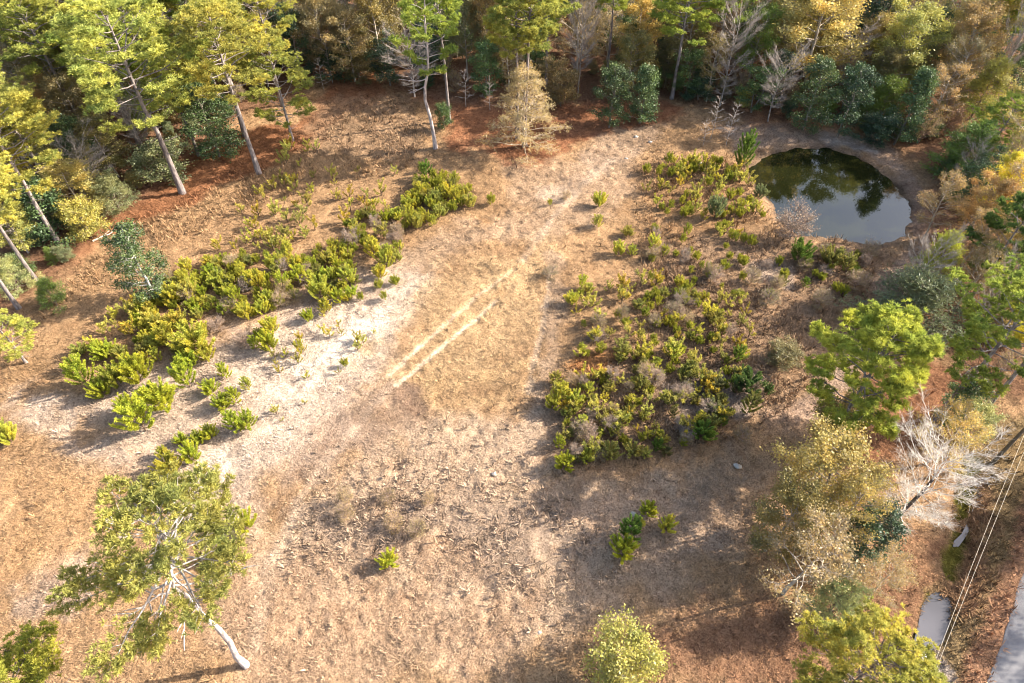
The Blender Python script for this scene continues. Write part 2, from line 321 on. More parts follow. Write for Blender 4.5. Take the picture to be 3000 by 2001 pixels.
def sheet(name, poly, z, mat, grow=0.0):
    c = poly.mean(0); q = c + (poly - c) * (1 + grow)
    mb = MB(); mb.add(np.r_[np.c_[q, np.full(len(q), z)], [[*c, z]]], [[k, (k + 1) % len(q), len(q)] for k in range(len(q))]); return link(name, mb.mesh(name, mat))
tag(sheet('pond_water', POND, -.45, watermat('pond_water', (.009, .010, .003), .15, 1.7), .12), kind='structure')
mw = watermat('puddle_water', (.065, .063, .07), .2, 1.6)
tag(sheet('ditch_water', PUD, -.27, mw, .3), kind='structure'); tag(sheet('ditch_water', PUD2, -.27, mw, .35), kind='structure')
# road
def roadmat():
    m, t, o = newmat('asphalt'); tc = N(t, 'ShaderNodeTexCoord'); no = N(t, 'ShaderNodeTexNoise'); no.inputs['Scale'].default_value = 30; no.inputs['Detail'].default_value = 6
    n2 = N(t, 'ShaderNodeTexNoise'); n2.inputs['Scale'].default_value = .8; n2.inputs['Detail'].default_value = 4
    for q in (no, n2): t.links.new(tc.outputs['Object'], q.inputs['Vector'])
    c = ramp(t, no.outputs['Fac'], [(.38, (.13, .13, .145)), (.62, (.26, .255, .26))]); c = mul(t, c, ramp(t, n2.outputs['Fac'], [(.35, (.8, .8, .82)), (.65, (1.15, 1.14, 1.12))]))
    b = N(t, 'ShaderNodeBsdfPrincipled'); b.inputs['Roughness'].default_value = .85; t.links.new(c, b.inputs[0]); t.links.new(b.outputs[0], o.inputs[0]); return m
mb = MB(); L = np.arange(-120, 260, .5)
e = .2 * (vn(L / .9, L * 0, 5) - .5) + .2 * (vn(L / 6, L * 0, 6) - .5)
rows = []
for off, zz in ((0, .0), (.06, .05), (3.2, .09), (6.4, .05), (6.46, 0)):
    k = e if off < 1 else (e * 0 if off < 5 else -e)
    rows.append(np.c_[RB[0] + RD[0] * L + RN[0] * (off + k), RB[1] + RD[1] * L + RN[1] * (off + k), np.full(len(L), zz)])
V = np.stack(rows, 1).reshape(-1, 3); i = (np.arange(len(L) - 1)[:, None] * 5 + np.arange(4)[None, :])
mb.add(V, np.stack([i, i + 1, i + 6, i + 5], -1).reshape(-1, 4)); tag(link('road', mb.mesh('road', roadmat(), True)), kind='structure')

# ------------------------------------------------------------------ dry grass and litter (nobody could count it)
def grassfield(name, n, L, Wd, per, seed, lay=.9, dens=None, mulc=(1, 1, 1), region=None):
    r = np.random.default_rng(seed)
    px = r.uniform(-60, 2411, n * 3); py = r.uniform(120, 1600, n * 3)
    # even in the ground plane: accept by area a pixel covers
    v = (CY - py) / F; t = H / (ST - v * CT); wgt = t ** 3; keep = r.uniform(0, 1, n * 3) < (wgt / wgt.max()) ** .55
    u = (px - CX) / F; X = (u * t)[keep]; Y = ((CT + v * ST) * t)[keep]
    X, Y = X[:n], Y[:n]
    rd = (X - RB[0]) * RN[0] + (Y - RB[1]) * RN[1]
    ok = (sdf(X, Y, POND) > .5) & (rd < .12) & (sdf(X, Y, PUD) > .1) & (sdf(X, Y, PUD2) > .05)
    for ln in TRK: ok &= (pdist(X, Y, ln) > .42) | (r.uniform(0, 1, len(X)) < .15)
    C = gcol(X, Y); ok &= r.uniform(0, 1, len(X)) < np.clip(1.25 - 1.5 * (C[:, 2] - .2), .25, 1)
    ok &= r.uniform(0, 1, len(X)) < sst(vn(X / 2.2, Y / 2.2, seed) + .35 * vn(X / .7, Y / .7, seed + 1), .25, .75)
    if dens is not None: ok &= r.uniform(0, 1, len(X)) < dens(X, Y)
    X, Y, C = X[ok], Y[ok], C[ok]; m = len(X)
    c = np.c_[X, Y, gz(X, Y) - .01]; sz = L * r.uniform(.5, 1.3, m) * (.6 + .8 * vn(X / 4, Y / 4, 77))
    th = r.uniform(0, 6.283, (m, per)); el = r.uniform(.1, 1.2, (m, per)) * lay
    D = np.stack([np.cos(th) * np.cos(el), np.sin(th) * np.cos(el), np.sin(el)], -1) * sz[:, None, None] * r.uniform(.6, 1.2, (m, per, 1))
    S = np.stack([-np.sin(th), np.cos(th), 0 * th], -1) * Wd * .5
    B = c[:, None, :] + D * 0
    Q = np.stack([B + S * .6, B - S * .6, B + D * .6 - S, B + D, B + D * .6 + S], 2)[:, :, [0, 1, 2, 3, 4]]
    V = Q.reshape(-1, 3); Fq = np.arange(m * per * 5).reshape(-1, 5)
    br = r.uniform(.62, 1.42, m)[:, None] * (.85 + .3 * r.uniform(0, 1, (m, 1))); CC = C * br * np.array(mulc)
    dk = r.uniform(0, 1, m) < .14; CC[dk] *= .55
    mb = MB(); mb.add(V, Fq); o = link(name, mb.mesh(name, M_GRASS, False, np.clip(np.repeat(CC, per * 5, 0), 0, .9))); return o
tag(grassfield('dry_grass', 290000, .34, .034, 4, 3, .55), 'short dry straw coloured grass and litter over the whole clearing', 'grass', kind='stuff')
def tall(X, Y):
    a = (1 - sst(sdf(X, Y, TALL1), -2, 2)); b = (1 - sst(sdf(X, Y, TALL2), -2, 2)); c = (1 - sst(sdf(X, Y, TALL3), -2, 2)); return np.clip(.03 + a + b + c + .5 * (1 - sst(sdf(X, Y, TALL4), -3, 3)), 0, 1)
TALL4 = W([(680, 1150), (900, 1080), (1300, 1130), (1500, 1250), (1300, 1340), (1000, 1260), (700, 1280)])
TALL1 = W([(650, 360), (740, 250), (950, 220), (1000, 340), (960, 370), (600, 470), (300, 600), (60, 800), (150, 640), (330, 500), (480, 430)])
TALL2 = W([(1460, 380), (1700, 360), (1780, 500), (2050, 560), (1960, 720), (1800, 960), (1500, 1060), (1290, 1060), (1270, 850), (1480, 780), (1480, 500)])
TALL3 = W([(2180, 1130), (2351, 1000), (2351, 1250), (2290, 1400), (2240, 1568), (2150, 1568), (2200, 1400)])
tag(grassfield('tall_dry_grass', 60000, .62, .07, 6, 5, 1.25, tall), 'taller tan broomsedge grass standing in the rough parts of the clearing', 'grass', kind='stuff')

# ------------------------------------------------------------------ trees
PINE_TR = (.25, .215, .205)
def limb_pts(r, p, az, L, rise, droop, n=5, wob=.12):
    s = np.linspace(0, 1, n); d = np.array([math.cos(az), math.sin(az)])
    w1 = np.cumsum(r.normal(0, wob, (n, 3)), 0) * L / n; w1[0] = 0
    q = np.c_[p[0] + d[0] * L * s, p[1] + d[1] * L * s, p[2] + L * (rise * s + droop * s * s)]
    return q + w1
def trunk_pts(r, h, bend=.02, n=9, lean=(0, 0)):
    s = np.linspace(0, 1, n); w1 = np.cumsum(r.normal(0, bend * h / n * 2, (n, 2)), 0); w1 -= w1[0]; w1 *= np.linspace(0, 1, n)[:, None] ** .5
    return np.c_[w1[:, 0] + lean[0] * h * s, w1[:, 1] + lean[1] * h * s, h * s]
def at(pts, s):
    k = s * (len(pts) - 1); i = min(int(k), len(pts) - 2); return pts[i] + (pts[i + 1] - pts[i]) * (k - i)
def pine(seed, h=20., cb=.5, R=3.6, nl=44, per=20, bl=.32, bw=.058, dens=1.0, trunk=None, low=.12):
    """tall pine: bare trunk, limbs in loose tiers, needle tufts clumped at the limb ends"""
    r = np.random.default_rng(seed); T = trunk_pts(r, h) if trunk is None else np.array(trunk, float)
    tb = MB(); r0 = .0118 * h
    sr = np.linspace(0, 1, len(T)); tube(tb, T, r0 * (1 - .8 * sr) + r0 * .3 * np.exp(-sr * 50), 9)
    cen = []; axs = []; tint = []; limbs = []
    for k in range(nl):
        s = (k + r.uniform(0, .9)) / nl; hz = cb + (1 - cb) * s ** .85 * .97
        p = at(T, hz); az = k * 2.4 + r.uniform(-.5, .5)
        prof = (1 - s) ** .55 * (.55 + .75 * min(1, s * 3.2)) * r.uniform(.6, 1.2)
        L = max(.7, R * prof); rise = low + (.67 - low) * s; q = limb_pts(r, p, az, L, rise, .25 * r.uniform(0, 1), 6)
        limbs.append((q, .05 + .02 * L)); tube(tb, q, np.linspace(.028 + .011 * L, .012, 6), 4)
        lt = r.uniform(.15, .95); ns = int(4 + L * 4.8 * dens)
        for m in range(ns):
            t0 = r.uniform(.3, 1.0) ** .7; b = at(q, t0); a2 = az + r.choice([-1, 1]) * r.uniform(.4, 1.1); l2 = (.35 + .35 * L * (1 - t0) + .25) * r.uniform(.6, 1.3)
            q2 = limb_pts(r, b, a2, l2, .35, .2, 3, .1)
            if m % 3 == 0: tube(tb, q2, [.022, .016, .008], 3)
            for c in range(3):
                cc = at(q2, r.uniform(.45, 1)) + r.normal(0, .13, 3); cen.append(cc); axs.append([math.cos(a2) * .5, math.sin(a2) * .5, .9]); tint.append(lt * .5 + r.uniform(0, .5))
    for c in range(int(10 * dens) + 6): cen.append(T[-1] + r.normal(0, .4, 3)); axs.append([0, 0, 1]); tint.append(.7)
    fb = MB(); blades(fb, r, np.array(cen), np.array(axs), per, bl, bw, 1.0, np.array(tint))
    for k in range(6 if trunk is None else 0):   # dead stubs below the crown
        q = limb_pts(r, at(T, cb * r.uniform(.6, 1)), r.uniform(0, 6.3), r.uniform(.5, 1.6), .1, -.2, 4); tube(tb, q, [.04, .03, .02, .008], 3)
    return tb.mesh('pine_trunk', M_BARK, True), fb.mesh('pine_crown', M_NEEDLE), limbs
def broad(seed, h=10., cb=.2, R=3.2, prof='round', n1=22, n2=6, n3=4, leaf=7, ls=.17, mat=None, scat=.3, stems=1, twig=1.0, rise=.6, gap=.0, r0=None, blade=False):
    """broadleaf tree: trunk(s), limbs, branches, twigs, leaf clusters round the twigs"""
    r = np.random.default_rng(seed); tb = MB(); r0 = r0 or .015 * h; C = []; TT = []; AX = []
    for st in range(stems):
        a0 = st * 6.28 / stems + r.uniform(0, 1); sp = 0 if stems == 1 else .16
        hh = h * (1 if st == 0 else r.uniform(.75, .97)); T = trunk_pts(r, hh, .05, 8, (math.cos(a0) * sp, math.sin(a0) * sp))
        tube(tb, T, r0 * (1 - .88 * np.linspace(0, 1, 8)) / stems ** .5 + .01, 7)
        for k in range(n1 // stems):
            s = (k + r.uniform(0, .9)) / (n1 // stems); p = at(T, cb + (1 - cb) * s * .96); az = k * 2.4 + r.uniform(-.6, .6)
            if prof == 'round': pr = math.sqrt(max(.05, 1 - (2 * s - .85) ** 2 / 1.4)) * (1 - .35 * s)
            elif prof == 'cone': pr = (1 - s) ** .8 * .95 + .1
            elif prof == 'col': pr = min(1, (1.1 - s) * 2.2) * (.75 + .25 * min(1, s * 4))
            else: pr = .35 + .65 * math.sin(min(1, s * 1.15) * math.pi * .62)
            if r.uniform() < gap: continue
            L = R * pr * r.uniform(.65, 1.15); ri = rise * (.5 + s); q = limb_pts(r, p, az, L, ri, .1, 6, .22)
            tube(tb, q, np.linspace(r0 * .32 * (1.1 - .6 * s) + .012, .014, 6), 4); lt = r.uniform(.1, .9)
            for j in range(n2):
                t0 = r.uniform(.25, 1); b = at(q, t0); a2 = az + r.normal(0, .8); l2 = (.3 + .42 * L * (1.15 - t0)) * r.uniform(.6, 1.2)
                q2 = limb_pts(r, b, a2, l2, ri * .9, .1, 4, .25); tube(tb, q2, np.array([.024, .018, .013, .008]) * twig, 3)
                for i3 in range(n3):
                    b3 = at(q2, r.uniform(.3, 1)); a3 = a2 + r.normal(0, .9); l3 = r.uniform(.25, .75) * (.5 + .14 * R)
                    q3 = limb_pts(r, b3, a3, l3, ri * r.uniform(.2, 1.4), 0, 3, .3); tube(tb, q3, np.array([.013, .009, .005]) * twig, 3)
                    if leaf:
                        c = b3 + (q3[-1] - b3) * r.uniform(.2, 1.1, (leaf, 1)) + r.normal(0, scat, (leaf, 3)); C.append(c); TT.append(lt * .45 + r.uniform(0, .2) + r.uniform(0, .4, leaf))
    tr = tb.mesh('tree_branches', M_BARK, True)
    if not leaf: return tr, None
    C = np.concatenate(C); TT = np.concatenate(TT); C[:, 2] = np.maximum(C[:, 2], .05); fb = MB()
    if blade: blades(fb, r, C, np.tile([0, 0, .6], (len(C), 1)), 3, ls * 1.8, ls * .35, 1.2, np.clip(TT, 0, 1), 0)
    else: leaves(fb, r, C, ls, TT)
    return tr, fb.mesh('tree_crown', mat or M_LEAF)
def young(seed, h=3.2, R=1.35, nb=22, per=130, bl=.20, bw=.042):
    """bushy young pine: upturned plumes of needles round a leader"""
    r = np.random.default_rng(seed); tb = MB(); fb = MB(); T = trunk_pts(r, h * .9, .03, 6); tube(tb, T, np.linspace(.05, .02, 6), 5)
    pl = [(T[2:], 1.0)]
    for k in range(nb):
        s = (k + r.uniform(0, .8)) / nb; p = at(T, .06 + .8 * s); az = k * 2.4 + r.uniform(-.5, .5); L = R * (1.0 - .7 * s) * r.uniform(.6, 1.15) + .25
        q = limb_pts(r, p, az, L, .2 + .5 * s, .95, 5, .08); tube(tb, q, np.linspace(.025, .01, 5), 3); pl.append((q[1:], L))
    for q, L in pl:
        n = int(per * (.5 + .5 * L)); s = r.uniform(0, 1, n) ** .8; k = s * (len(q) - 1); i0 = np.minimum(k.astype(int), len(q) - 2); c = q[i0] + (q[i0 + 1] - q[i0]) * (k - i0)[:, None]
        ax = norm(q[i0 + 1] - q[i0]) + np.array([0, 0, .35]); rad = norm(np.cross(ax, r.normal(size=(n, 3))))
        blades(fb, r, c, norm(ax) * 1.0 + rad * .8, 2, bl, bw, .45, np.clip(r.uniform(.2, .8) * .5 + s * .5, 0, 1))
    return tb.mesh('young_pine_stem', M_BARK), fb.mesh('young_pine_needles', M_NEEDLE), None

PINES = [pine(s, cb=c, R=R_ * 1.12, dens=d) for s, c, R_, d in ((1, .5, 3.6, 1.1), (2, .55, 3.3, 1.2), (3, .42, 3.9, 1.15), (4, .6, 3.2, 1.2), (5, .48, 3.8, 1.1))]
PLOW = [pine(11, h=14, cb=.16, R=3.3, nl=34, dens=1.1), pine(12, h=14, cb=.2, R=3.0, nl=32, dens=1.2)]
OAKS = [broad(20 + k, h=12, cb=c, R=3.8, n1=26, n2=7, n3=4, leaf=l, ls=.115, scat=.27, rise=.55) for k, (c, l) in enumerate(((.22, 22), (.12, 26), (.25, 18), (.15, 24)))]
SPARSE = [broad(30 + k, h=11, cb=.25, R=3.8, n1=24, n2=7, n3=5, leaf=7, ls=.10, scat=.22, rise=.6, twig=1.1) for k in range(3)]
MAGS = [broad(40 + k, h=10, cb=(.05, .12, .03, .1, .07, .15)[k], R=2.5, prof=('col', 'round', 'cone', 'col', 'cone', 'round')[k], n1=34, n2=7, n3=4, leaf=12, ls=.12, mat=M_GLOSS, scat=.25, rise=.35, gap=(.1, .22)[k % 2], stems=1 + k // 4) for k in range(6)]
BARES = [broad(50 + k, h=10, cb=c, R=R_, prof='vase', n1=32, n2=9, n3=14, leaf=0, twig=.62, rise=ri, r0=.11) for k, (c, R_, ri) in enumerate(((.25, 3.4, .8), (.3, 2.8, 1.2), (.15, 3.6, .6)))]
SAPS = [broad(60 + k, h=6, cb=.2, R=1.3, prof='cone', n1=16, n2=4, n3=2, leaf=0, twig=.8, rise=.5, r0=.04) for k in range(2)]
CEDARS = [broad(70 + k, h=7, cb=.03, R=2.3, prof='cone', n1=34, n2=7, n3=3, leaf=7, ls=.15, scat=.2, rise=.35, blade=True) for k in range(3)]
BUSHY = [broad(75 + k, h=5, cb=.04, R=2.2, prof='round', n1=26, n2=6, n3=4, leaf=14, ls=.10, scat=.22, rise=.7, stems=2) for k in range(2)]
YOUNG = [young(80 + k, R=R_, nb=n, h=hh) for k, (R_, n, hh) in enumerate(((1.2, 34, 2.8), (1.0, 28, 3.2), (1.3, 46, 2.3), (1.15, 40, 2.5), (.85, 26, 3.2), (1.25, 52, 2.2), (1.1, 44, 2.4)))]
SEED = [young(90 + k, h=1.1, R=.32, nb=n, per=60, bl=.18, bw=.04) for k, n in enumerate((5, 3, 7))]
FEATHER = [broad(110, h=9, cb=.02, R=3.1, prof='cone', n1=46, n2=8, n3=5, leaf=5, ls=.085, scat=.12, rise=-.02, blade=True, twig=1.1)]
TWIGGY = [broad(95 + k, h=2.2, cb=.03, R=1.2, prof='round', n1=24, n2=5, n3=4, leaf=4, ls=.06, scat=.12, rise=1.1, stems=3, r0=.04) for k in range(2)]

KIND = {'feather': (FEATHER, 9, 3.0, 'cypress_tree', 'tree'), 'pine': (PINES, 20, 3.6, 'pine_tree', 'tree'), 'plow': (PLOW, 14, 3.2, 'pine_tree', 'tree'), 'oak': (OAKS, 12, 3.8, 'oak_tree', 'tree'),
        'sparse': (SPARSE, 11, 3.8, 'oak_tree', 'tree'), 'mag': (MAGS, 10, 2.5, 'evergreen_tree', 'tree'), 'bare': (BARES, 10, 3.4, 'bare_tree', 'bare tree'),
        'sap': (SAPS, 6, 1.3, 'bare_sapling', 'sapling'), 'cedar': (CEDARS, 7, 2.3, 'cedar_tree', 'tree'), 'bush': (BUSHY, 5, 2.2, 'shrub', 'shrub'),
        'young': (YOUNG, 3.0, 1.25, 'young_pine', 'young pine'), 'seed': (SEED, 1.1, .42, 'pine_seedling', 'seedling'), 'twig': (TWIGGY, 2.2, 1.3, 'dry_shrub', 'shrub')}
COLR = dict(pg2=(.41, .46, .105), yg=(.48, .46, .13), yg2=(.42, .43, .12), pg=(.33, .40, .10), lp=(.37, .39, .085), lime=(.54, .52, .10), bright=(.44, .48, .07), ol=(.37, .37, .12), gtan=(.46, .38, .20), dg=(.105, .17, .06), mag=(.085, .135, .055), magd=(.052, .09, .048),
            olive=(.30, .25, .09), olb=(.30, .24, .12), old=(.21, .195, .09), pale=(.46, .40, .15), tan=(.46, .35, .18), ora=(.45, .30, .13), rust=(.40, .23, .12), gold=(.52, .41, .14),
            yel=(.58, .48, .05), gg=(.24, .27, .14), gpale=(.36, .41, .20), pink=(.40, .31, .26), yseed=(.48, .40, .08), dull=(.36, .34, .11), grn=(.19, .28, .06))
WORD = dict(pg2='fresh green', ol='olive green', gtan='golden tan', lp='lime green', yg='yellow-green', yg2='yellow-green', pg='fresh green', lime='lime green', bright='bright green', dg='dark green', mag='dark glossy green', magd='very dark green', olive='olive',
            olb='olive-brown', old='dark olive', pale='pale olive', tan='tan', ora='orange-tan', rust='rusty', gold='golden', yel='bright yellow', gg='grey-green', gpale='pale green', pink='pinkish', yseed='yellowed', dull='dull olive', grn='mid green')
BARKC = dict(feather=(.42, .34, .24), pine=PINE_TR, plow=PINE_TR, oak=(.38, .33, .27), sparse=(.50, .43, .34), mag=(.2, .17, .14), bare=(.37, .325, .29), sap=(.42, .37, .33), cedar=(.28, .22, .17), bush=(.3, .24, .18), young=(.2, .13, .08), seed=(.2, .13, .08), twig=(.36, .26, .21))
PLACED = []; cnt = {}; LABELS = {}
def put(kind, X, Y, h, wid, col, label, group=None, var=None, barkc=None, rz=None):
    vs, h0, R0, nm, cat = KIND[kind]; k = cnt.get(kind, 0); cnt[kind] = k + 1
    v = vs[(k if var is None else var) % len(vs)]
    s = h / h0; sx = (wid / 2 / R0) if wid else s; sx = min(max(sx, s * .55), s * 1.9)
    root = thing(nm, (X, Y, Z(X, Y) - .04), random.uniform(0, 6.28) if rz is None else rz, (sx, sx, s))
    b = barkc or BARKC[kind]; j = random.uniform(.8, 1.2); link('stem' if kind in ('young', 'seed', 'twig', 'bush') else 'trunk', v[0], root, [q * j for q in b])
    if v[1] is not None:
        c = COLR[col] if isinstance(col, str) else col; j = random.uniform(.85, 1.18); a = random.uniform(.93, 1.08)
        link('foliage' if kind in ('young', 'seed', 'twig', 'bush') else 'crown', v[1], root, (c[0] * j * a, c[1] * j, c[2] * j / a))
    tag(root, label, cat, group); PLACED.append((X, Y, wid or 2 * R0 * s, h)); return root
def tree_at(kind, cx, cy, wpx, h, col, label, **k):       # the crown's middle in the photo, the tree's height
    X, Y = P(cx, cy, h * .6); wid = wpx * MPP(cx, cy, h * .6); return put(kind, X, Y, h, wid, col, label, **k)
def tree_base(kind, bx, by, yt, wpx, col, label, **k):    # the foot and the top in the photo
    X, Y = P(bx, by); h = HT(bx, by, yt); return put(kind, X, Y, h, wpx * MPP(bx, (by + 2 * yt) / 3, h * .75), col, label, **k)
GW = 'trees of the wood round the clearing'
# tall pines with visible trunks
tree_base('pine', 420, 445, 10, 250, 'yg2', 'tall pine with long grey trunk standing alone at the left wood edge', group=GW, var=2)
tree_base('pine', 595, 400, 20, 210, 'yg', 'tall yellow-green pine, right of two close trunks at the left wood edge', group=GW, var=0)
tree_base('pine', 563, 312, 10, 170, 'yg', 'pine whose trunk stands just behind and left of the other close trunk', group=GW, var=4)
tree_base('plow', 672, 322, 100, 150, 'yg2', 'shorter pine with low crown at the mouth of the dark clearing corner', group=GW)
tree_base('pine', 140, 566, 215, 200, 'yg', 'tall leaning-looking pine with pale trunk above a small bush at far left', group=GW, var=2)
tree_base('pine', 86, 648, 330, 180, 'yg', 'pine with long pale trunk rising behind the round green bush at far left', group=GW, var=0)
tree_base('pine', 44, 708, 420, 170, 'yg', 'pine at the left edge with only the foot of its trunk in view', group=GW, var=1)
tree_base('pine', 1032, 282, -60, 130, 'pg', 'straight pine with the pale trunk right of the crooked one', group=GW, var=3)
tree_base('pine', 1205, 336, -60, 175, 'yg2', 'tall pine rising through the feathery golden tree', group=GW, var=3)
tree_base('pine', 1188, 322, -60, 150, 'yg2', 'second thin-trunked pine just behind the golden feathery tree', group=GW, var=1)
tree_base('pine', 1542, 226, -70, 150, 'pg', 'pine with slanting violet-grey trunk behind the dark evergreen pair', group=GW, var=4)
tree_base('pine', 1392, 190, -90, 120, 'pg', 'pine behind the pale bare tree near the top centre', group=GW, var=3)
tree_base('pine', 712, 150, -170, 90, 'old', 'dark grey pine trunk in the shade at the back corner of the clearing', group=GW, var=3)
tree_base('pine', 2150, 963, 650, 230, 'pg', 'pine with bare grey trunk right of the large full-crowned pine', group=GW, var=2)
tree_base('pine', 2256, 945, 620, 200, 'lime', 'pine with long dark trunk slanting to the right edge', group=GW, var=0)
tree_at('pine', 190, 60, 260, 20, 'yg2', 'broad-crowned pine filling the upper left of the wood', group=GW, var=2)
tree_at('pine', 310, 90, 180, 19, 'pg', 'pine crown between the pinkish bare tree and the broad upper left pine', group=GW)
tree_at('pine', 480, 40, 180, 20, 'yg2', 'pine right of the pinkish bare tree at the top', group=GW)
tree_at('pine', 600, 60, 130, 19, 'yg', 'pine behind the two close trunks, its crown at the top', group=GW)
tree_at('pine', 60, 330, 190, 15, 'yg', 'bright yellow-green pine crown below the orange tree at left', group=GW)
tree_at('pine', 5, 385, 120, 15, 'yg', 'pine crown cut by the left edge above the pale trunks', group=GW)
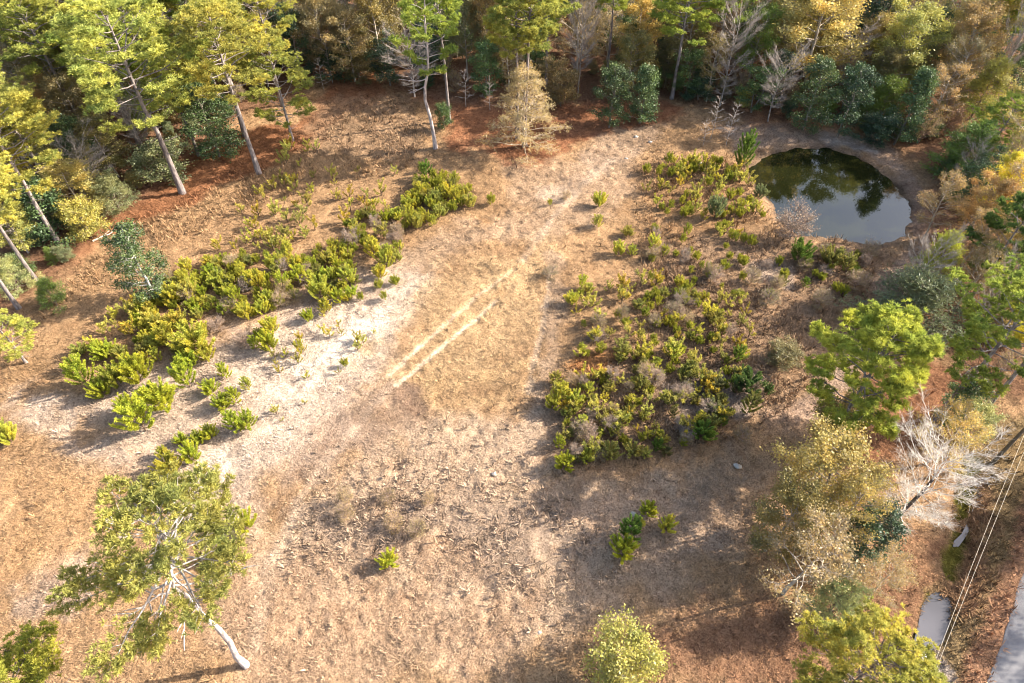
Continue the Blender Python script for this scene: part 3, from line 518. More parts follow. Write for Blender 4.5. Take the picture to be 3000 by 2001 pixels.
# woodland trees seen one by one
WL = [('bush', 1800, 812, 95, 1.9, 'old', 'low dark brownish shrub mound left of the large full-crowned pine'), ('oak', 45, 60, 160, 15, 'olive', 'olive-tan tree at the top left corner'), ('sparse', 60, 190, 170, 11, 'tan', 'tan tree with pale forked branches below the top left corner'),
 ('oak', 95, 262, 105, 9, 'ora', 'rusty orange round-topped tree at the left'), ('bare', 372, 70, 120, 16, 'pink', 'tall pinkish bare tree between the pine crowns at the upper left'),
 ('sparse', 398, 170, 60, 9, 'rust', 'slim tree with rusty orange leaves below the pinkish bare tree'), ('mag', 470, 265, 115, 10, 'mag', 'glossy dark evergreen left of the two close pine trunks'),
 ('bare', 312, 300, 100, 7, 'pink', 'grey leafless tree behind the lone pine trunk'), ('bare', 200, 395, 130, 7, 'pink', 'grey leafless spreading tree low in the left wood'),
 ('cedar', 250, 435, 90, 5, 'gg', 'grey-green conifer at the grass edge left of the lone pine'), ('bush', 360, 372, 120, 4.5, 'gg', 'wide grey-green thicket shrub beside the lone pine trunk'),
 ('oak', 330, 230, 120, 9, 'pg', 'leafy green tree low behind the lone pine'), ('oak', 235, 330, 120, 8, 'olive', 'olive tree in the left wood hollow'), ('mag', 165, 330, 90, 9, 'mag', 'dark evergreen right of the yellow-green pine crown at left'),
 ('oak', 170, 250, 110, 10, 'olb', 'olive-brown tree right of the rusty orange one'), ('pine', 110, 140, 170, 19, 'yg2', 'pine left of the broad-crowned pine in the upper left wood'), ('pine', 250, 175, 170, 17, 'pg', 'pine below the broad-crowned pine in the upper left wood'), ('pine', 400, 210, 120, 15, 'yg2', 'pine between the lone pine and the two close trunks'),
 ('pine', 70, 20, 150, 20, 'pg', 'pine behind the olive-tan tree at the top left corner'), ('mag', 82, 470, 130, 8, 'mag', 'dark glossy tree behind the pale pine trunks at left'),
 ('oak', 160, 430, 140, 7, 'pale', 'pale yellow-green tree beside the grey leafless spreading one'), ('bush', 185, 500, 90, 4.5, 'yg', 'yellow-green rounded shrub at the left grass edge'),
 ('oak', 25, 520, 110, 6, 'yg', 'yellow-green tree low at the left edge'), ('cedar', 18, 625, 80, 4, 'gpale', 'pale green bush at the left edge behind the trunks'),
 ('cedar', 110, 668, 66, 3.2, 'grn', 'round green bush at the foot of the pale pine trunks'), ('bush', 146, 580, 38, 1.8, 'gg', 'small bush at the foot of the tall leaning-looking pine'),
 ('plow', 14, 775, 120, 6, 'yg2', 'dense yellow-green young pine cut by the left edge'), ('mag', 672, 85, 70, 11, 'magd', 'dark blue-green evergreen at the back corner of the clearing'),
 ('oak', 735, 55, 120, 13, 'olb', 'olive-brown tree at the top, left of the dark corner'), ('oak', 800, 100, 110, 10, 'olb', 'olive-brown tree above the dark clearing corner'),
 ('oak', 860, 45, 130, 14, 'olive', 'brownish olive tree at the top, left of the crooked pine'), ('mag', 770, 128, 90, 6, 'magd', 'dark low evergreen behind the clearing corner'),
 ('mag', 888, 135, 90, 7, 'magd', 'dark evergreen left of the white-branched tree'), ('cedar', 820, 150, 90, 4, 'old', 'low dark conifer in the shade of the back corner'),
 ('sap', 752, 130, 40, 7, 'tan', 'thin white leafless sapling in the dark back corner'), ('sap', 735, 165, 30, 5, 'tan', 'short leafless sapling left of the dark back corner'),
 ('bare', 945, 160, 120, 7, 'pink', 'white-branched leafless tree left of the crooked pine'), ('sap', 1067, 195, 42, 5.5, 'tan', 'leafless sapling right of the straight pine'), ('sap', 1124, 215, 34, 4.2, 'tan', 'leafless sapling left of the feathery golden tree'),
 ('oak', 1068, 60, 90, 14, 'old', 'dark olive tree behind the straight pine'), ('oak', 1120, 70, 90, 13, 'olb', 'brown-olive tree left of the golden feathery tree, at the top'), ('mag', 1115, 148, 70, 8, 'dg', 'blue-green evergreen left of the golden feathery tree'),
 ('bush', 1018, 268, 38, 3.4, 'dg', 'dark bush between the crooked and the straight pine trunks'), ('bush', 1290, 190, 80, 6, 'olb', 'dark olive shrub right of the golden feathery tree'),
 ('bare', 1335, 110, 110, 12, 'pink', 'pale leafless tree near the top centre'), ('oak', 1468, 85, 110, 12, 'gold', 'olive tree with a golden top above the dark evergreen pair'), ('oak', 1450, 140, 110, 9, 'olive', 'olive tree right behind the dark evergreen pair'),
 ('mag', 1408, 212, 80, 8.5, 'mag', 'left tree of the dark evergreen pair on the grass'), ('mag', 1480, 205, 82, 8.3, 'mag', 'right tree of the dark evergreen pair, its stem showing'),
 ('mag', 1585, 160, 70, 7, 'dg', 'dark evergreen right of the slanting violet-grey trunk'), ('mag', 1610, 190, 90, 4.5, 'magd', 'low dark shrub tree right of the slanting trunk'), ('sparse', 1640, 150, 90, 9, 'olive', 'grey-olive thin-leaved tree left of the tall white bare tree'),
 ('sparse', 1700, 30, 140, 15, 'olb', 'brownish thin-leaved tree at the top, above the white bare tree'), ('bare', 1680, 130, 100, 12, 'pink', 'tall white bare tree left of the pond wood'),
 ('sap', 1622, 298, 34, 3.8, 'tan', 'leftmost of three leafless saplings before the pond wood'), ('sap', 1645, 262, 40, 6, 'tan', 'middle of three leafless saplings before the pond wood'), ('sap', 1682, 275, 44, 6, 'tan', 'rightmost of three leafless saplings before the pond wood'),
 ('oak', 1740, 105, 110, 11, 'grn', 'green-olive tree above the white bare tree by the pond'), ('mag', 1742, 195, 80, 7, 'dg', 'dark green tree left of the white bare tree by the pond'), ('bare', 1785, 205, 100, 8, 'pink', 'white-branched bare tree behind the pond'),
 ('oak', 1890, 75, 220, 15, 'pale', 'large pale olive tree behind the pond'), ('oak', 1820, 20, 130, 16, 'pale', 'pale olive tree at the top, left of the large one behind the pond'),
 ('mag', 1875, 205, 88, 10, 'mag', 'left of the dark evergreens on the far pond bank'), ('mag', 1957, 225, 88, 9.5, 'magd', 'middle dark evergreen on the far pond bank'), ('mag', 2100, 230, 90, 10.5, 'mag', 'glossy evergreen at the right end of the pond bank'),
 ('mag', 2030, 35, 120, 14, 'magd', 'dark evergreen at the top right behind the yellow-green tree'), ('oak', 2075, 115, 165, 13, 'yg', 'bright yellow-green tree right of the large pale olive one'), ('cedar', 2035, 225, 100, 7, 'grn', 'green conifer under the yellow-green tree by the pond'),
 ('mag', 2015, 285, 80, 4.5, 'magd', 'low dark evergreen on the far pond bank'), ('oak', 2225, 120, 140, 13, 'ora', 'orange-tan tree at the upper right'), ('sparse', 2165, 215, 110, 9, 'ora', 'thin orange-brown tree right of the pond bank evergreens'),
 ('oak', 2265, 45, 150, 16, 'pale', 'pale olive tree at the top right'), ('pine', 2335, 20, 120, 18, 'lime', 'lime green pine at the top right corner'), ('bare', 2315, 130, 90, 13, 'pink', 'pinkish leafless tree at the upper right edge'),
 ('cedar', 2265, 205, 110, 9, 'yg2', 'yellow-green conifer below the orange-tan tree'), ('plow', 2300, 290, 160, 9, 'pg', 'broad green pine at the right edge level with the pond'), ('cedar', 2225, 335, 130, 7, 'grn', 'green conifer at the right end of the pond'),
 ('sparse', 2325, 380, 90, 8, 'tan', 'tan leafed tree at the right edge above the yellow one'), ('mag', 2255, 405, 80, 7.5, 'mag', 'small dark evergreen above the orange tree right of the pond'), ('bare', 2222, 390, 66, 6, 'pink', 'small grey leafless tree right of the pond'),
 ('sparse', 2165, 468, 100, 8, 'ora', 'orange-brown thin tree just right of the pond'), ('oak', 2255, 475, 115, 8.5, 'ora', 'orange-gold tree beside the bright yellow one'), ('oak', 2308, 428, 95, 9, 'yel', 'bright yellow tree at the right'),
 ('sparse', 2240, 560, 110, 8, 'tan', 'tan tree with fine branches below the orange-gold tree'), ('plow', 2325, 545, 150, 13, 'dg', 'dark green pine at the right edge'), ('cedar', 2160, 590, 90, 7.5, 'bright', 'fresh green conifer below the orange trees at right'),
 ('cedar', 2110, 680, 200, 6.5, 'gg', 'grey-green lichen covered conifer at right'), ('bare', 2115, 630, 100, 7.5, 'pink', 'white dead branched top over the grey-green conifer'), ('sparse', 2240, 640, 110, 8, 'olb', 'brown thin-leaved tree right of the grey-green conifer'),
 ('bare', 2275, 690, 90, 8, 'pink', 'leafless tree behind the right-hand pines'), ('mag', 2218, 915, 80, 6, 'dg', 'dark bush tree between the two bare pine trunks at right'), ('bush', 2245, 965, 80, 3.5, 'gpale', 'pale green shrub between the two pine trunks at right'),
 ('bush', 1925, 985, 120, 4.5, 'olive', 'olive shrub at the foot of the large full-crowned pine'), ('oak', 1910, 1090, 230, 10, 'gold', 'golden olive oak below the large pine'), ('oak', 1805, 1185, 170, 9, 'olive', 'olive oak reaching left over the clearing'),
 ('sparse', 1850, 1290, 230, 9, 'tan', 'spreading oak with many pale bare twigs at the lower right'), ('sparse', 1960, 1180, 150, 10, 'gold', 'thin golden oak left of the white bare tree'), ('mag', 2010, 1230, 130, 6.5, 'magd', 'dark glossy holly at the foot of the white bare tree'),
 ('sparse', 2030, 1335, 120, 7, 'tan', 'pale tan twiggy tree below the dark holly'), ('cedar', 1930, 1380, 125, 5.5, 'gpale', 'pale green bush below the twiggy oak at the lower right'), ('sparse', 2180, 1000, 150, 7, 'gold', 'yellow thin-leaved tree above the white bare tree'),
 ('bush', 1440, 1512, 165, 4.6, 'yg', 'rounded yellow-green small tree at the bottom edge')]
for k in WL: tree_at(*k, group=GW)
# the golden feathery tree, the small field tree, the young dark pine, the white bare tree
tree_base('feather', 1202, 340, 150, 172, 'gtan', 'feathery golden tan tree wrapped round the pine trunk', group=GW, var=0)
tree_base('mag', 360, 686, 530, 110, (.075, .12, .045), 'small dark-leaved tree standing alone in the grass at left, white stem foot', var=0, barkc=(.6, .58, .55))
tree_base('young', 1702, 388, 308, 56, 'grn', 'upright dark green young pine at the left bank of the pond', var=1)
X, Y = P(2040, 1212); wt = put('bare', X, Y, HT(2040, 1212, 1050), 6.6, None, 'white leafless tree with black trunk at the lower right', var=2, barkc=(.86, .80, .72), group=GW, rz=0)

r_ = np.random.default_rng(52); r_.uniform(0, 1); T_ = trunk_pts(r_, 10, .05, 8); mb = MB(); tube(mb, T_[:6], np.linspace(.19, .10, 6), 8); link('trunk', mb.mesh('dark_trunk', M_BARK, True), wt, (.10, .085, .08))
wt.children[0].name = 'branches'
# crooked centre pine and the big pine at the lower left have limbs of their own
def hero_pine(bx, by, yt, trunk, label, col, cb, R, nl, dens, barkc, wlimb, per=15, bl=.4, bw=.08, seed=5, hh=None, low=.12):
    X, Y = P(bx, by, hh * .7 if hh else 0); h = hh or HT(bx, by, yt); root = thing('pine_tree', (X, Y, Z(X, Y) - .05))
    T = [(a, b, c * h) for a, b, c in trunk]; t, c, limbs = pine(seed, h=h, cb=cb, R=R, nl=nl, dens=dens, trunk=T, per=per, bl=bl, bw=bw, low=low)
    link('trunk', t, root, barkc); link('crown', c, root, COLR[col])
    r = np.random.default_rng(seed); 
    for az, hz, L, rise, r1 in wlimb:
        q = limb_pts(r, at(np.array(T), hz), az, L, rise, .1, 7, .2); m = MB(); tube(m, q, np.linspace(r1, .03, 7), 6)
        for k in range(4): tube(m, limb_pts(r, at(q, .4 + .15 * k), az + r.normal(0, .8), L * .3, .3, 0, 4), [r1 * .4, .04, .03, .01], 4)
        link('limb', m.mesh('limb', M_BARK, True), root, barkc)
    tag(root, label, 'tree'); PLACED.append((X, Y, 6, h))
hero_pine(565, 1527, 1238, [(0, 0, 0), (-.15, 0, .1), (.1, .1, .22), (.15, .1, .35), (-.1, .1, .48), (-.1, .2, .6), (-.3, .1, .70), (.1, .5, .80), (.5, .8, .9), (.6, 1.0, 1.0)],
    'large pine with crooked whitish trunk at the lower left', 'ol', .68, 4.5, 46, 1.15, (.46, .42, .40), [(2.9, .69, 4.4, -.15, .09), (3.7, .66, 3.2, -.3, .07), (.3, .67, 4.2, -.1, .07), (1.4, .7, 3.2, .3, .08), (5.0, .64, 2.6, -.4, .05)], 20, .30, .05, 8, low=-.45)
hero_pine(1000, 341, -60, [(0, 0, 0), (-.1, 0, .1), (-.35, 0, .22), (-.75, 0, .32), (-.6, 0, .4), (0, 0, .5), (.15, 0, .62), (.1, 0, .75), (.3, 0, .87), (.3, 0, 1.0)],
    'crooked pine trunk leaning left in the middle of the far grass edge', 'pg', .5, 3.2, 26, 1.0, (.50, .43, .40), [(3.3, .5, 3.0, -.15, .07), (3.0, .45, 2.4, -.5, .05), (.2, .52, 2.0, -.1, .05)], 13, .4, .085, 9)

hero_pine(1901, 1018, 752, [(0, 0, 0), (0, 0, .3), (.15, .1, .6), (.1, .2, .8), (.2, .2, 1.0)], 'large full-crowned green pine at right with thick dark trunk foot', 'pg2', .16, 4.1, 60, 1.5, (.17, .15, .15),
    [(.4, .3, 3.5, .2, .06), (2.6, .33, 3.2, .2, .06), (4.6, .4, 3.2, .2, .06)], 24, .34, .05, 21, low=-.1)
ST_ = [(0, 0, 0), (.1, 0, .3), (.15, .1, .6), (.1, .2, .8), (.2, .2, 1.0)]
hero_pine(1965, 1568, 0, ST_, 'lime green pine seen from above at the bottom right', 'yg', .4, 3.3, 46, 1.8, (.25, .2, .18), [(1.0, .5, 2.5, .2, .05), (3.6, .5, 2.4, .2, .05)], 26, .24, .04, 31, hh=14)
hero_pine(10, 1660, 0, ST_, 'bright green pine crown at the bottom left corner', 'lp', .4, 3.3, 42, 1.6, (.25, .2, .18), [(1.0, .5, 2.5, .2, .05), (3.6, .5, 2.4, .2, .05)], 26, .24, .04, 32, hh=14)
# filler of the wood: every tree its own object, told apart by its nearest landmark
LM = [('the orange tree at left', 95, 262), ('the pinkish bare tree', 372, 90), ('the lone pine trunk', 330, 280), ('the close pine trunks', 560, 280), ('the dark back corner', 800, 150), ('the crooked pine', 1000, 180),
      ('the straight pine', 1030, 150), ('the golden feathery tree', 1205, 240), ('the pale bare tree at top', 1335, 110), ('the dark evergreen pair', 1445, 210), ('the slanting trunk', 1560, 150), ('the tall white bare tree', 1680, 130),
      ('the bare tree behind the pond', 1785, 210), ('the large pale olive tree', 1890, 75), ('the far pond bank', 1920, 280), ('the yellow-green tree', 2075, 110), ('the orange-tan tree', 2225, 120), ('the bright yellow tree', 2308, 428),
      ('the fresh green conifer', 2165, 590), ('the grey-green conifer', 2110, 680), ('the top left corner', 20, 20), ('the top right corner', 2330, 20), ('the pale trunks at left', 80, 520), ('the right-hand pine trunks', 2200, 920)]
used = set()
def where(px, py):
    o = []
    for nm, lx, ly in sorted(LM, key=lambda q: (q[1] - px) ** 2 + (q[2] - py) ** 2)[:7]:
        dx, dy = px - lx, py - ly; D = math.hypot(dx, dy); far = 'just ' if D < 60 else ('' if D < 150 else 'well ')
        o.append(far + (('left of ' if dx < 0 else 'right of ') if abs(dx) > abs(dy) else ('above ' if dy < 0 else 'below ')) + nm)
    return o
def uniq(stem, px, py):
    for wv in where(px, py):
        for e in ('', 'small ', 'ragged '):
            l = e + stem + ' ' + wv
            if e == '' and l not in used: used.add(l); return l
    l = f'{stem}, {round(px / 23.51)}% across and {round(py / 15.68)}% down the photo'
    used.add(l); return l
nfill = 0
gxs = np.arange(-100, 112, 4.6); gys = np.arange(24, 134, 4.6)
for yy in gys:
    for xx in gxs:
        X = xx + random.uniform(-2, 2); Y = yy + random.uniform(-2, 2); px, py = PX(X, Y, 7)
        if not (-60 < px < 2411 and -140 < py < 1100): continue
        if sdf(np.array([X]), np.array([Y]), FOREST)[0] > -1.8: continue
        if sdf(np.array([X]), np.array([Y]), POND)[0] < 5: continue
        if min(math.hypot(X - q[0], Y - q[1]) - (1.0 if q[3] > 15 else 2.2) for q in PLACED) < .9: continue
        right = X > 35; rr = random.random()
        if rr < .26: kd, hh, wd, cl = 'oak', random.uniform(9, 14), None, random.choice(['olive', 'olb', 'old', 'olive', 'tan', 'pale'] if not right else ['olive', 'pale', 'pale', 'grn', 'yg2', 'pg', 'olb'])
        elif rr < .40: kd, hh, wd, cl = 'sparse', random.uniform(8, 13), None, random.choice(['olb', 'tan', 'olive', 'pale' if right else 'olive'])
        elif rr < .66: kd, hh, wd, cl = 'mag', random.uniform(6, 10), None, random.choice(['mag', 'magd', 'dg', 'mag'])
        elif rr < .76: kd, hh, wd, cl = 'bare', random.uniform(8, 14), None, 'pink'
        elif rr < .88: kd, hh, wd, cl = 'cedar', random.uniform(6, 9), None, random.choice(['dg', 'grn', 'gg', 'old'])
        else: kd, hh, wd, cl = 'pine', random.uniform(17, 21), None, random.choice(['yg2', 'pg'])
        if kd == 'pine': PXt = PX(X, Y, hh * .75)
        look = {'oak': WORD[cl] + ' leafy oak', 'sparse': WORD[cl] + ' thin-leaved tree', 'mag': WORD[cl] + ' evergreen', 'bare': 'grey leafless tree', 'cedar': WORD[cl] + ' conifer', 'pine': WORD[cl] + ' tall pine'}[kd]
        put(kd, X, Y, hh, wd, cl, uniq(look, px, py), group=GW); nfill += 1
for yy in np.arange(30, 116, 2.9):
    for xx in np.arange(-85, 90, 2.9):
        X = xx + random.uniform(-1.2, 1.2); Y = yy + random.uniform(-1.2, 1.2); px, py = PX(X, Y, 1.5)
        if not (-20 < px < 2370 and -10 < py < 1000): continue
        d = sdf(np.array([X]), np.array([Y]), FOREST)[0]
        if d > -.6 or d < -9 or sdf(np.array([X]), np.array([Y]), POND)[0] < 4.5: continue
        if random.random() < (.45 if X < 30 else .2) or min(math.hypot(X - q[0], Y - q[1]) - (.2 if q[3] > 15 else 1.0) for q in PLACED) < .5: continue
        cl = random.choice(['dg', 'gg', 'olb', 'grn', 'magd', 'old', 'olive', 'tan'] if X < 30 else ['dg', 'grn', 'olive', 'grn', 'olb', 'yg2', 'magd']); kd = random.choice(['bush', 'bush', 'cedar', 'twig'])
        if kd == 'twig': cl = random.choice(['olb', 'rust', 'tan'])
        nm_ = {'bush': 'low {} undergrowth shrub', 'cedar': 'low {} conifer', 'twig': 'dry {} undergrowth shrub'}[kd].format(WORD[cl])
        put(kd, X, Y, random.uniform(1.6, 3.4), None, cl, uniq(nm_, px, py), group='undergrowth along the wood edge'); nfill += 1
for k, (X, Y, h_) in enumerate(((52, 14, 11), (56, 20, 13), (50, 27, 10), (60, 30, 14), (53, 8, 12), (63, 12, 15))):
    put('sparse' if k % 2 else 'oak', X, Y, h_, None, 'olive', ('nearest', 'second', 'third', 'fourth', 'fifth', 'sixth')[k] + ' roadside oak beyond the right edge, shading the asphalt', group='roadside oaks')
print('filler', nfill)

# ------------------------------------------------------------------ young pines in the clearing (foot x, foot y, width, colour) in photo pixels
G = 'young pines seeding the clearing'
YP = [(245, 820, 50, 'bright'), (203, 885, 62, 'bright'), (240, 908, 50, 'bright'), (325, 878, 66, 'bright'), (272, 888, 58, 'lime'), (175, 850, 36, 'yg'), (335, 988, 92, 'bright'), (385, 945, 78, 'bright'), (300, 950, 52, 'bright'), (350, 915, 40, 'grn'),
 (437, 888, 62, 'bright'), (486, 902, 38, 'bright'), (520, 866, 36, 'bright'), (458, 808, 82, 'lime'), (440, 842, 46, 'bright'), (392, 795, 52, 'lime'), (480, 828, 44, 'lime'), (514, 940, 46, 'bright'), (541, 925, 44, 'bright'), (571, 895, 32, 'lime'),
 (545, 992, 56, 'bright'), (572, 985, 50, 'bright'), (486, 1004, 36, 'bright'), (418, 1014, 28, 'bright'), (460, 1016, 32, 'bright'), (447, 1060, 48, 'bright'), (398, 1085, 56, 'lime'), (378, 1046, 28, 'lime'), (372, 1165, 50, 'lime'), (398, 1142, 46, 'bright'), (334, 1148, 34, 'grn'),
 (568, 1216, 52, 'bright'), (535, 1280, 48, 'lime'), (12, 992, 36, 'yg'), (28, 1018, 46, 'lime'), (895, 1297, 44, 'bright'), (1430, 1275, 66, 'bright'), (1444, 1240, 70, 'grn'), (1486, 1180, 42, 'bright'), (1528, 1218, 44, 'lime'), (1470, 1208, 26, 'lime'),
 (710, 737, 27, 'bright'), (750, 716, 30, 'lime'), (692, 812, 30, 'lime'), (793, 840, 20, 'gold'), (622, 807, 46, 'bright'), (627, 768, 40, 'lime'), (598, 775, 26, 'bright'), (586, 800, 34, 'bright'), (883, 690, 22, 'bright'), (870, 662, 24, 'bright'), (908, 652, 26, 'bright'),
 (875, 636, 30, 'lime'), (888, 612, 46, 'lime'), (860, 590, 46, 'lime'), (912, 600, 30, 'yg'), (829, 688, 20, 'bright'), (803, 655, 44, 'lime'), (780, 695, 36, 'bright'), (738, 686, 50, 'lime'), (770, 612, 30, 'lime'), (720, 620, 36, 'bright'), (632, 622, 36, 'lime'), (690, 650, 42, 'bright'), (655, 672, 42, 'bright'), (620, 700, 34, 'lime'), (605, 722, 34, 'lime'),
 (570, 735, 40, 'lime'), (545, 700, 40, 'bright'), (505, 660, 42, 'lime'), (490, 640, 38, 'bright'), (430, 625, 36, 'lime'), (560, 640, 36, 'lime'), (595, 660, 36, 'lime'), (400, 700, 52, 'lime'), (440, 690, 40, 'yg'), (370, 760, 38, 'yg'),
 (1420, 584, 32, 'lime'), (1450, 586, 26, 'lime'), (1497, 574, 38, 'lime'), (1375, 472, 30, 'lime'), (1370, 522, 28, 'yg'), (1441, 540, 26, 'yg'), (1262, 470, 14, 'yg'), (1336, 660, 28, 'bright'), (1352, 672, 26, 'yg'), (1310, 700, 30, 'lime'), (1332, 680, 20, 'yg'),
 (1544, 822, 42, 'lime'), (1425, 820, 48, 'dull'), (1290, 922, 52, 'lime'), (1270, 938, 40, 'lime'), (1318, 935, 44, 'lime'), (1276, 880, 34, 'yg'), (1350, 905, 34, 'lime'), (1296, 1075, 50, 'bright'), (1284, 1030, 32, 'bright'), (1345, 1060, 36, 'lime'), (1336, 985, 40, 'lime'), (1400, 1050, 44, 'dull'), (1450, 1045, 40, 'dull'),
 (1610, 1005, 54, 'grn'), (1630, 985, 40, 'dull'), (1710, 900, 60, 'dg'), (1715, 950, 50, 'dull'), (1635, 945, 34, 'gg'), (1640, 900, 40, 'old'), (1580, 860, 36, 'dull'), (1470, 900, 40, 'dull'), (1503, 845, 30, 'lime'), (1640, 745, 40, 'dull'), (1690, 830, 36, 'grn'),
 (1760, 905, 26, 'dg'), (1640, 500, 44, 'gg'), (1742, 455, 34, 'gg'), (1830, 600, 46, 'grn'), (1905, 610, 50, 'dull'), (1940, 625, 44, 'dull'), (1790, 660, 30, 'dull'),
 (1128, 470, 24, 'lime'), (1045, 470, 34, 'lime'), (1030, 455, 34, 'lime'), (935, 480, 34, 'lime'), (912, 505, 32, 'lime'), (945, 520, 34, 'lime'), (980, 410, 34, 'grn'), (968, 395, 20, 'yg'), (1080, 475, 30, 'yg'), (1000, 470, 30, 'yg'), (980, 450, 30, 'lime'), (960, 525, 28, 'yg'), (1065, 455, 28, 'yg')]
CL = [([(300, 745), (385, 640), (480, 600), (600, 590), (700, 575), (810, 565), (835, 640), (800, 695), (700, 690), (600, 735), (500, 720), (430, 760), (320, 800)], 125, (18, 34), ['lime', 'yg', 'bright', 'dull', 'lime'], 'in the long left thicket'),
      ([(170, 800), (360, 780), (480, 780), (500, 830), (360, 850), (250, 870)], 14, (26, 44), ['yg', 'lime', 'dull'], 'in the lower left thicket'),
      ([(910, 500), (960, 410), (1010, 410), (1090, 440), (1060, 480), (980, 530)], 34, (19, 32), ['yg', 'lime', 'dull'], 'in the upper middle thicket'),
      ([(790, 505), (930, 490), (935, 560), (870, 605), (800, 570)], 16, (18, 32), ['lime', 'yg', 'bright', 'dull'], 'beside the upper middle thicket'),
      ([(1265, 880), (1340, 850), (1480, 850), (1700, 850), (1740, 930), (1640, 990), (1500, 1060), (1290, 1070)], 66, (19, 33), ['dull', 'yg', 'grn', 'dull', 'old'], 'in the lower right thicket'),
      ([(1480, 620), (1560, 640), (1640, 700), (1700, 740), (1680, 840), (1500, 850), (1300, 810), (1310, 760), (1460, 720)], 52, (15, 30), ['yg', 'dull', 'lime'], 'in the right middle thicket'),
      ([(1500, 520), (1740, 560), (1720, 700), (1600, 660), (1490, 620)], 26, (15, 26), ['yg', 'dull', 'yseed', 'dull'], 'below the pond thicket'),
      ([(1740, 570), (2030, 590), (1960, 680), (1760, 690)], 16, (16, 30), ['dull', 'olive', 'old', 'grn'], 'below the pond'),
      ([(1480, 390), (1600, 360), (1700, 390), (1750, 500), (1720, 560), (1560, 520), (1500, 480)], 40, (14, 26), ['yg', 'dull', 'lime', 'yseed'], 'in the thicket left of the pond')]
NEAR = [('the sand patch', 760, 780), ('the crooked white pine', 420, 1300), ('the small field tree', 320, 620), ('the wheel tracks', 1000, 780), ('the pond', 1800, 450), ('the pink dry bush', 1815, 500), ('the lower middle', 1150, 1250), ('the left edge', 20, 900)]
ORD = 'first second third fourth fifth sixth seventh eighth ninth tenth eleventh twelfth thirteenth fourteenth fifteenth sixteenth seventeenth eighteenth nineteenth twentieth'.split()
def labels_for(rows):   # rows: (object, stem, place, x, y) -> one label each, told apart by row and by order from the left
    byp = {}
    for q in rows: byp.setdefault(q[2], []).append(q)
    keyed = {}
    for place, qs in byp.items():
        xs_ = sorted(q[3] for q in qs); ys_ = sorted(q[4] for q in qs); n = len(qs)
        for q in qs:
            part = ''
            if n > 7:
                fx = xs_.index(q[3]) / n; part = ('left part, ' if fx < .34 else 'middle part, ' if fx < .67 else 'right part, ')
                fy = ys_.index(q[4]) / n; part += ('rear' if fy < .34 else 'centre' if fy < .67 else 'front')
            keyed.setdefault((q[1], place, part), []).append(q)
    for (stem, place, part), qs in keyed.items():
        qs.sort(key=lambda q: q[3])
        for k, q in enumerate(qs):
            q[0]['label'] = (stem + ' ' + place + (', ' + part if part else '') + ('' if len(qs) == 1 else f', {ORD[k]} from left'))
items = []
for x, y, w_, c in YP:
    nm = min(NEAR, key=lambda q: (q[1] - x) ** 2 + (q[2] - y) ** 2); D = math.hypot(nm[1] - x, nm[2] - y)
    items.append((w_, x, y, c, 'near ' + nm[0] if D < 330 else 'in the clearing'))
HAND = {(q[0], q[1]) for q in YP}
def inpoly(x, y, p): return sdf(np.array([float(x)]), np.array([float(y)]), np.array(p, float))[0] < 0
rr = random.Random(3); pts = [(x, y) for _, x, y, _, _ in items]
for poly, n, (a, b), cs, place in CL:
    q = np.array(poly); k = 0; tries = 0
    while k < n and tries < 6000:
        tries += 1; x = rr.uniform(q[:, 0].min(), q[:, 0].max()); y = rr.uniform(q[:, 1].min(), q[:, 1].max())
        if not inpoly(x, y, poly) or any((x - u) ** 2 + 2 * (y - v) ** 2 < 190 for u, v in pts): continue
        items.append((rr.uniform(a, b), x, y, rr.choice(cs), place)); pts.append((x, y)); k += 1
items.sort(key=lambda q: -q[0]); print('young', len(items))
rows = []
for k, (w_, x, y, c, place) in enumerate(items[:296]):
    X, Y = P(x, y); wid = w_ * MPP(x, y) * 1.02; tall_ = rr.uniform(.85, 1.25)
    if (x, y) in HAND: wid *= 1.04; tall_ *= 1.08
    o = put('young', X, Y, min(wid * tall_, 5.2), wid, c, 'x', group=G)
    rows.append((o, f"{'big' if w_ > 50 else 'small' if w_ < 26 else 'bushy'} {WORD[c]} young pine", place, x, y))
labels_for(rows); rows = []
mbx = MB(); rx = np.random.default_rng(12)
for k, (w_, x, y, c, place) in enumerate(items[296:]):
    X, Y = P(x, y); me = YOUNG[k % 7][1]; n = len(me.vertices); co = np.empty(n * 3); me.vertices.foreach_get('co', co); co = co.reshape(-1, 3); tv = np.empty(n); me.attributes['tint'].data.foreach_get('value', tv)
    a = rx.uniform(0, 6.28); q = w_ * MPP(x, y) / 2.5; ca, sa = math.cos(a), math.sin(a)
    mbx.add(np.c_[X + q * (co[:, 0] * ca - co[:, 1] * sa), Y + q * (co[:, 0] * sa + co[:, 1] * ca), Z(X, Y) + q * co[:, 2]], np.arange(n).reshape(-1, 4), tv)
if mbx.v: tag(link('pine_regrowth', mbx.mesh('pine_regrowth', M_NEEDLE), None, (.36, .38, .07)), 'smallest young pines filling the gaps of the thickets', 'young pines', kind='stuff')
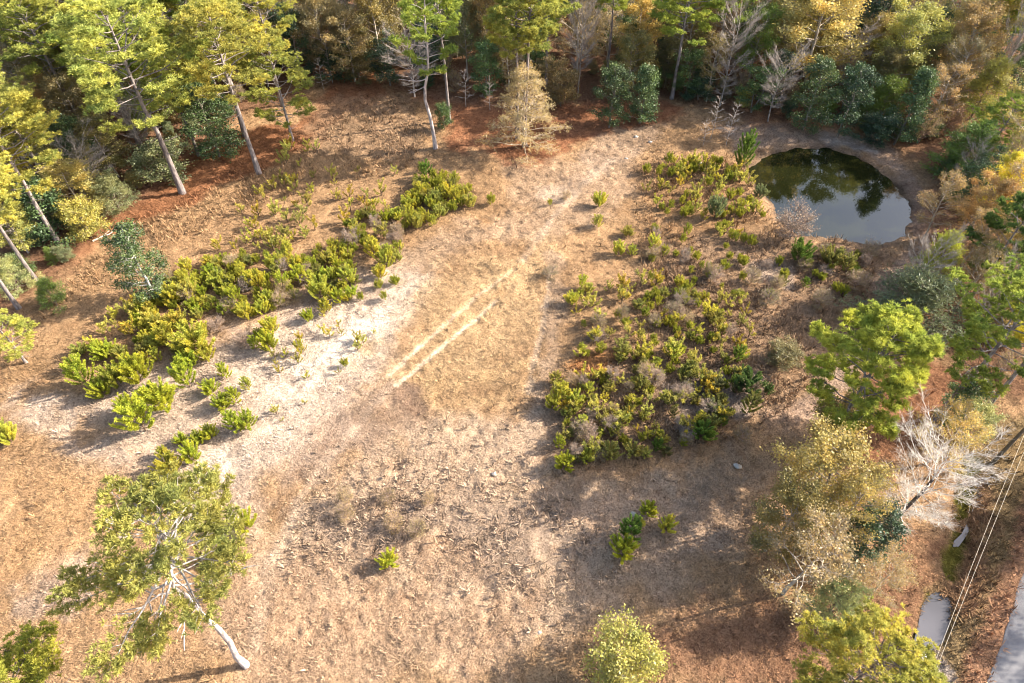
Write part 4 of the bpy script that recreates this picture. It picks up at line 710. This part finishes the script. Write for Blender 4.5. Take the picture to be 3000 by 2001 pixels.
# small seedlings: single plumes
SG = 'small pine seedlings and sprigs in the clearing'
SL = [([(540, 480), (700, 400), (920, 400), (900, 560), (700, 575), (480, 600), (420, 620)], 62, 'in the upper left grass'), ([(1480, 380), (1720, 370), (1760, 480), (1730, 560), (1580, 540), (1480, 480)], 60, 'left of the pond'),
      ([(1290, 700), (1480, 640), (1700, 700), (1760, 780), (1700, 850), (1300, 830)], 52, 'in the right middle'), ([(640, 760), (880, 680), (930, 640), (860, 800), (700, 950), (600, 1000)], 22, 'on the pale sand'),
      ([(1270, 880), (1500, 850), (1720, 860), (1640, 1000), (1300, 1070)], 50, 'in the lower right thicket'), ([(180, 780), (330, 690), (450, 760), (300, 850)], 22, 'in the left grass'), ([(640, 340), (740, 300), (740, 400), (650, 400)], 8, 'behind the left pines')]
ns = 0
for poly, n, place in SL:
    q = np.array(poly); k = 0
    while k < n:
        x = rr.uniform(q[:, 0].min(), q[:, 0].max()); y = rr.uniform(q[:, 1].min(), q[:, 1].max())
        if not inpoly(x, y, poly): continue
        k += 1; ns += 1; X, Y = P(x, y); s = rr.uniform(.9, 1.9) * (.6 if 'sand' in place else 1); c = rr.choice(['yseed', 'yg', 'yg', 'lime', 'dull'])
        o = put('seed', X, Y, s, None, c, 'x', group=SG); rows.append((o, ('tiny ' if s < .95 else '') + f'{WORD[c]} pine seedling', place, x, y))
labels_for(rows)
# dry shrubs
DS = [(1815, 545, 90, 2.6, 'pink', 'large pinkish dry bush at the near pond bank'), (1350, 1010, 46, 1.4, 'pink', 'pinkish dry shrub in the lower right thicket'), (1395, 990, 36, 1.3, 'pink', 'small pinkish dry shrub right of the other in the lower right thicket'),
      (1320, 1050, 34, 1.2, 'pink', 'pinkish dry shrub between the green pines at the thicket tip'), (797, 1150, 34, 1.2, 'tan', 'brown dry weed clump in the lower middle'), (797, 1185, 46, 1.0, 'tan', 'wider tan weed clump below the brown one in the lower middle'),
      (890, 1150, 40, .9, 'olb', 'low brown shrub in the lower middle'), (905, 1205, 50, 1.0, 'tan', 'low tan weed mound above the lone green pine'), (960, 1225, 46, 1.1, 'olb', 'dark dry weed mound right above the lone green pine'), (985, 1155, 30, 1.0, 'tan', 'small tan weed plume in the middle'),
      (570, 670, 34, 1.1, 'pink', 'pinkish dry weed in the long thicket, left part'), (650, 625, 34, 1.1, 'pink', 'pinkish dry weed in the long thicket, middle part'), (705, 635, 30, 1.1, 'pink', 'pinkish dry weed in the long thicket, right part'), (500, 760, 44, 1.1, 'pink', 'pinkish dry weed below the long thicket'),
      (560, 790, 40, 1.1, 'pink', 'pinkish dry weed left of the green pine pair'), (1018, 455, 22, 1.0, 'pink', 'pinkish dry weed in the upper middle thicket'), (900, 560, 26, 1.1, 'pink', 'pinkish dry weed at the end of the upper middle thicket'), (1300, 460, 24, .8, 'tan', 'low tan weed beside the bare sand spot'),
      (1170, 645, 0, .9, 'tan', ''), (1262, 635, 40, .9, 'olb', 'brown weed strip at the top of the rut'), (1700, 1010, 40, 1.2, 'olb', 'brown dry shrub below the dark pines at right'), (1560, 700, 34, 1.1, 'pink', 'pinkish dry weed in the right middle'), (1500, 750, 34, 1.1, 'tan', 'tan dry weed in the right middle'),
      (1960, 660, 50, 1.4, 'olb', 'brown shrub between the pond and the grey-green conifer'), (1880, 700, 50, 1.3, 'olb', 'olive-brown shrub in the shaded right field'), (1760, 700, 46, 1.2, 'olb', 'brown weed mound in the shaded field below the pond'), (1990, 590, 46, 1.3, 'olb', 'brown shrub at the near right pond bank')]
for x, y, w_, hh, c, l in DS:
    if l: X, Y = P(x, y); put('twig', X, Y, hh, w_ * MPP(x, y), c, l, group='dry shrubs and weeds in the clearing')

rows = []; kk = 0
while kk < 56:
    poly, n, _, _, place = CL[rr.choice([0, 0, 3, 4, 4, 5, 6, 6, 7])]; q = np.array(poly); x = rr.uniform(q[:, 0].min(), q[:, 0].max()); y = rr.uniform(q[:, 1].min(), q[:, 1].max())
    if not inpoly(x, y, poly): continue
    kk += 1; X, Y = P(x, y); c = rr.choice(['pink', 'tan', 'olb', 'pink', 'tan']); o = put('twig', X, Y, rr.uniform(.7, 1.5), rr.uniform(1.0, 2.0), c, 'x', group='dry shrubs and weeds in the clearing'); rows.append((o, WORD[c] + ' dry weed', place, x, y))
labels_for(rows)
# ------------------------------------------------------------------ stones, log, culvert, pole and wires
M_STONE = plain('pale_stone', (.42, .38, .33), .9, .25, 3)
def stone(x, y, s, label, cat='stone', mat=None, nm='stone'):
    r = np.random.default_rng(int(x)); n, m = 10, 7; V = []
    for a in range(m):
        for b in range(n):
            th = math.pi * a / (m - 1); ph = 2 * math.pi * b / n; d = s * (1 + .18 * r.normal()); V.append([d * math.sin(th) * math.cos(ph), d * .8 * math.sin(th) * math.sin(ph), d * .5 * math.cos(th)])
    mb = MB(); mb.add(V, [[a * n + b, a * n + (b + 1) % n, (a + 1) * n + (b + 1) % n, (a + 1) * n + b] for a in range(m - 1) for b in range(n)])
    X, Y = P(x, y); o = link(nm, mb.mesh(nm, mat or M_STONE, True)); o.location = (X, Y, Z(X, Y) + s * .25); tag(o, label, cat, group='pale stones in the clearing')
for a in ((1694, 1071, .33, 'widest pale stone, in the shade left of the golden oak'), (1454, 1180, .26, 'white stone beside the small pines at lower right'), (1134, 1085, .24, 'white stone in the lower middle straw'), (1238, 1452, .16, 'small pale stone near the bottom edge'),
          (1460, 315, .3, 'pale stone below the dark evergreen pair'), (1492, 326, .28, 'pale stone right of the other below the evergreen pair'), (1438, 365, .25, 'pale stone at the top of the sandy track'), (1608, 378, .3, 'pale stone left of the upright pine by the pond')): stone(*a)
M_PALE = plain('pale_dead_wood', (.6, .5, .4), .85)
a = P(213, 554); b = P(263, 533); mb = MB(); s = np.linspace(0, 1, 8)[:, None]; q = np.c_[a + (b - a) * s, np.full(8, .12)]; q[:, 1] += np.array([0, .1, -.1, .15, .2, .1, .2, .5]) * .6; q[:, 2] += gz(q[:, 0], q[:, 1])
tube(mb, q, np.linspace(.11, .04, 8), 6)
for k in (3, 5): tube(mb, [q[k], q[k] + [.6, .7, .25], q[k] + [1.1, 1.0, .2]], [.05, .035, .015], 4)
tag(link('fallen_branch', mb.mesh('fallen_branch', M_PALE, True)), 'pale fallen branch on the rusty litter at left', 'branch')
# culvert end in the ditch
M_CONC = plain('pale_concrete', (.7, .68, .66), .8, .2, 6)
X, Y = P(2118, 1506); mb = MB(); an = np.linspace(0, 2 * math.pi, 17)[:-1]; dr = np.array([-.5, -.87, 0]); up = np.array([0, 0, 1.]); sd = np.cross(dr, up)
rings = []
for off, rad in ((0, .34), (0, .44), (-2.2, .44), (-2.2, .34), (0, .34)): rings.append(np.array([X, Y, -.05]) - dr * off + (np.cos(an)[:, None] * sd + np.sin(an)[:, None] * up) * rad)
V = np.concatenate(rings); mb.add(V, [[a * 16 + b, a * 16 + (b + 1) % 16, (a + 1) * 16 + (b + 1) % 16, (a + 1) * 16 + b] for a in range(4) for b in range(16)])
tag(link('culvert_pipe', mb.mesh('culvert_pipe', M_CONC, True)), 'white pipe end at the near tip of the roadside puddle', 'pipe')
# utility pole at the right edge, with two wires along the road
M_WOOD = plain('weathered_pole_wood', (.12, .10, .07), .9); M_WIRE = plain('wire_metal', (.50, .45, .37), .5, .1, 4, .3)
pb = P(2275, 1066); ph = HT(2275, 1066, 965); root = thing('utility_pole', (pb[0], pb[1], Z(*pb)))
mb = MB(); tube(mb, [(0, 0, -.3), (0, 0, ph * .5), (0, 0, ph + .6)], [.17, .14, .11], 10); link('post', mb.mesh('post', M_WOOD, True), root)
mb = MB(); tube(mb, [(-.55, .1, ph - .02), (.55, -.1, ph - .02)], [.055, .055], 4); link('crossarm', mb.mesh('crossarm', M_WOOD), root)
for sx in (-.24, .24):
    mb = MB(); tube(mb, [(sx, -.18 * sx, ph + .03), (sx, -.18 * sx, ph + .14), (sx, -.18 * sx, ph + .2)], [.05, .06, .02], 8); link('insulator', mb.mesh('insulator', M_CONC, True), root)
tag(root, 'slender dark wooden utility pole at the right edge', 'pole')
for k, (xa, ya, sx, word) in enumerate(((2128, 1568, -.24, 'left'), (2137, 1568, .24, 'right'))):
    A = np.array([pb[0] + sx, pb[1] - .18 * sx, ph + .2]); e = P(xa, ya, ph - .6); B = np.array([*e, ph - .6]); dv = B - A; s = np.linspace(-.0, 1.9, 60)
    q = A + dv * s[:, None]; q[:, 2] = ph + .2 - .8 * (1 - (s / .95 - 1) ** 2) 
    mb = MB(); tube(mb, q, np.full(60, .009), 5); tag(link('power_line', mb.mesh('power_line', M_WIRE, True)), f'{word} one of two parallel wires running above the roadside', 'wire', 'wires beside the road')
print('objects', len(bpy.data.objects))
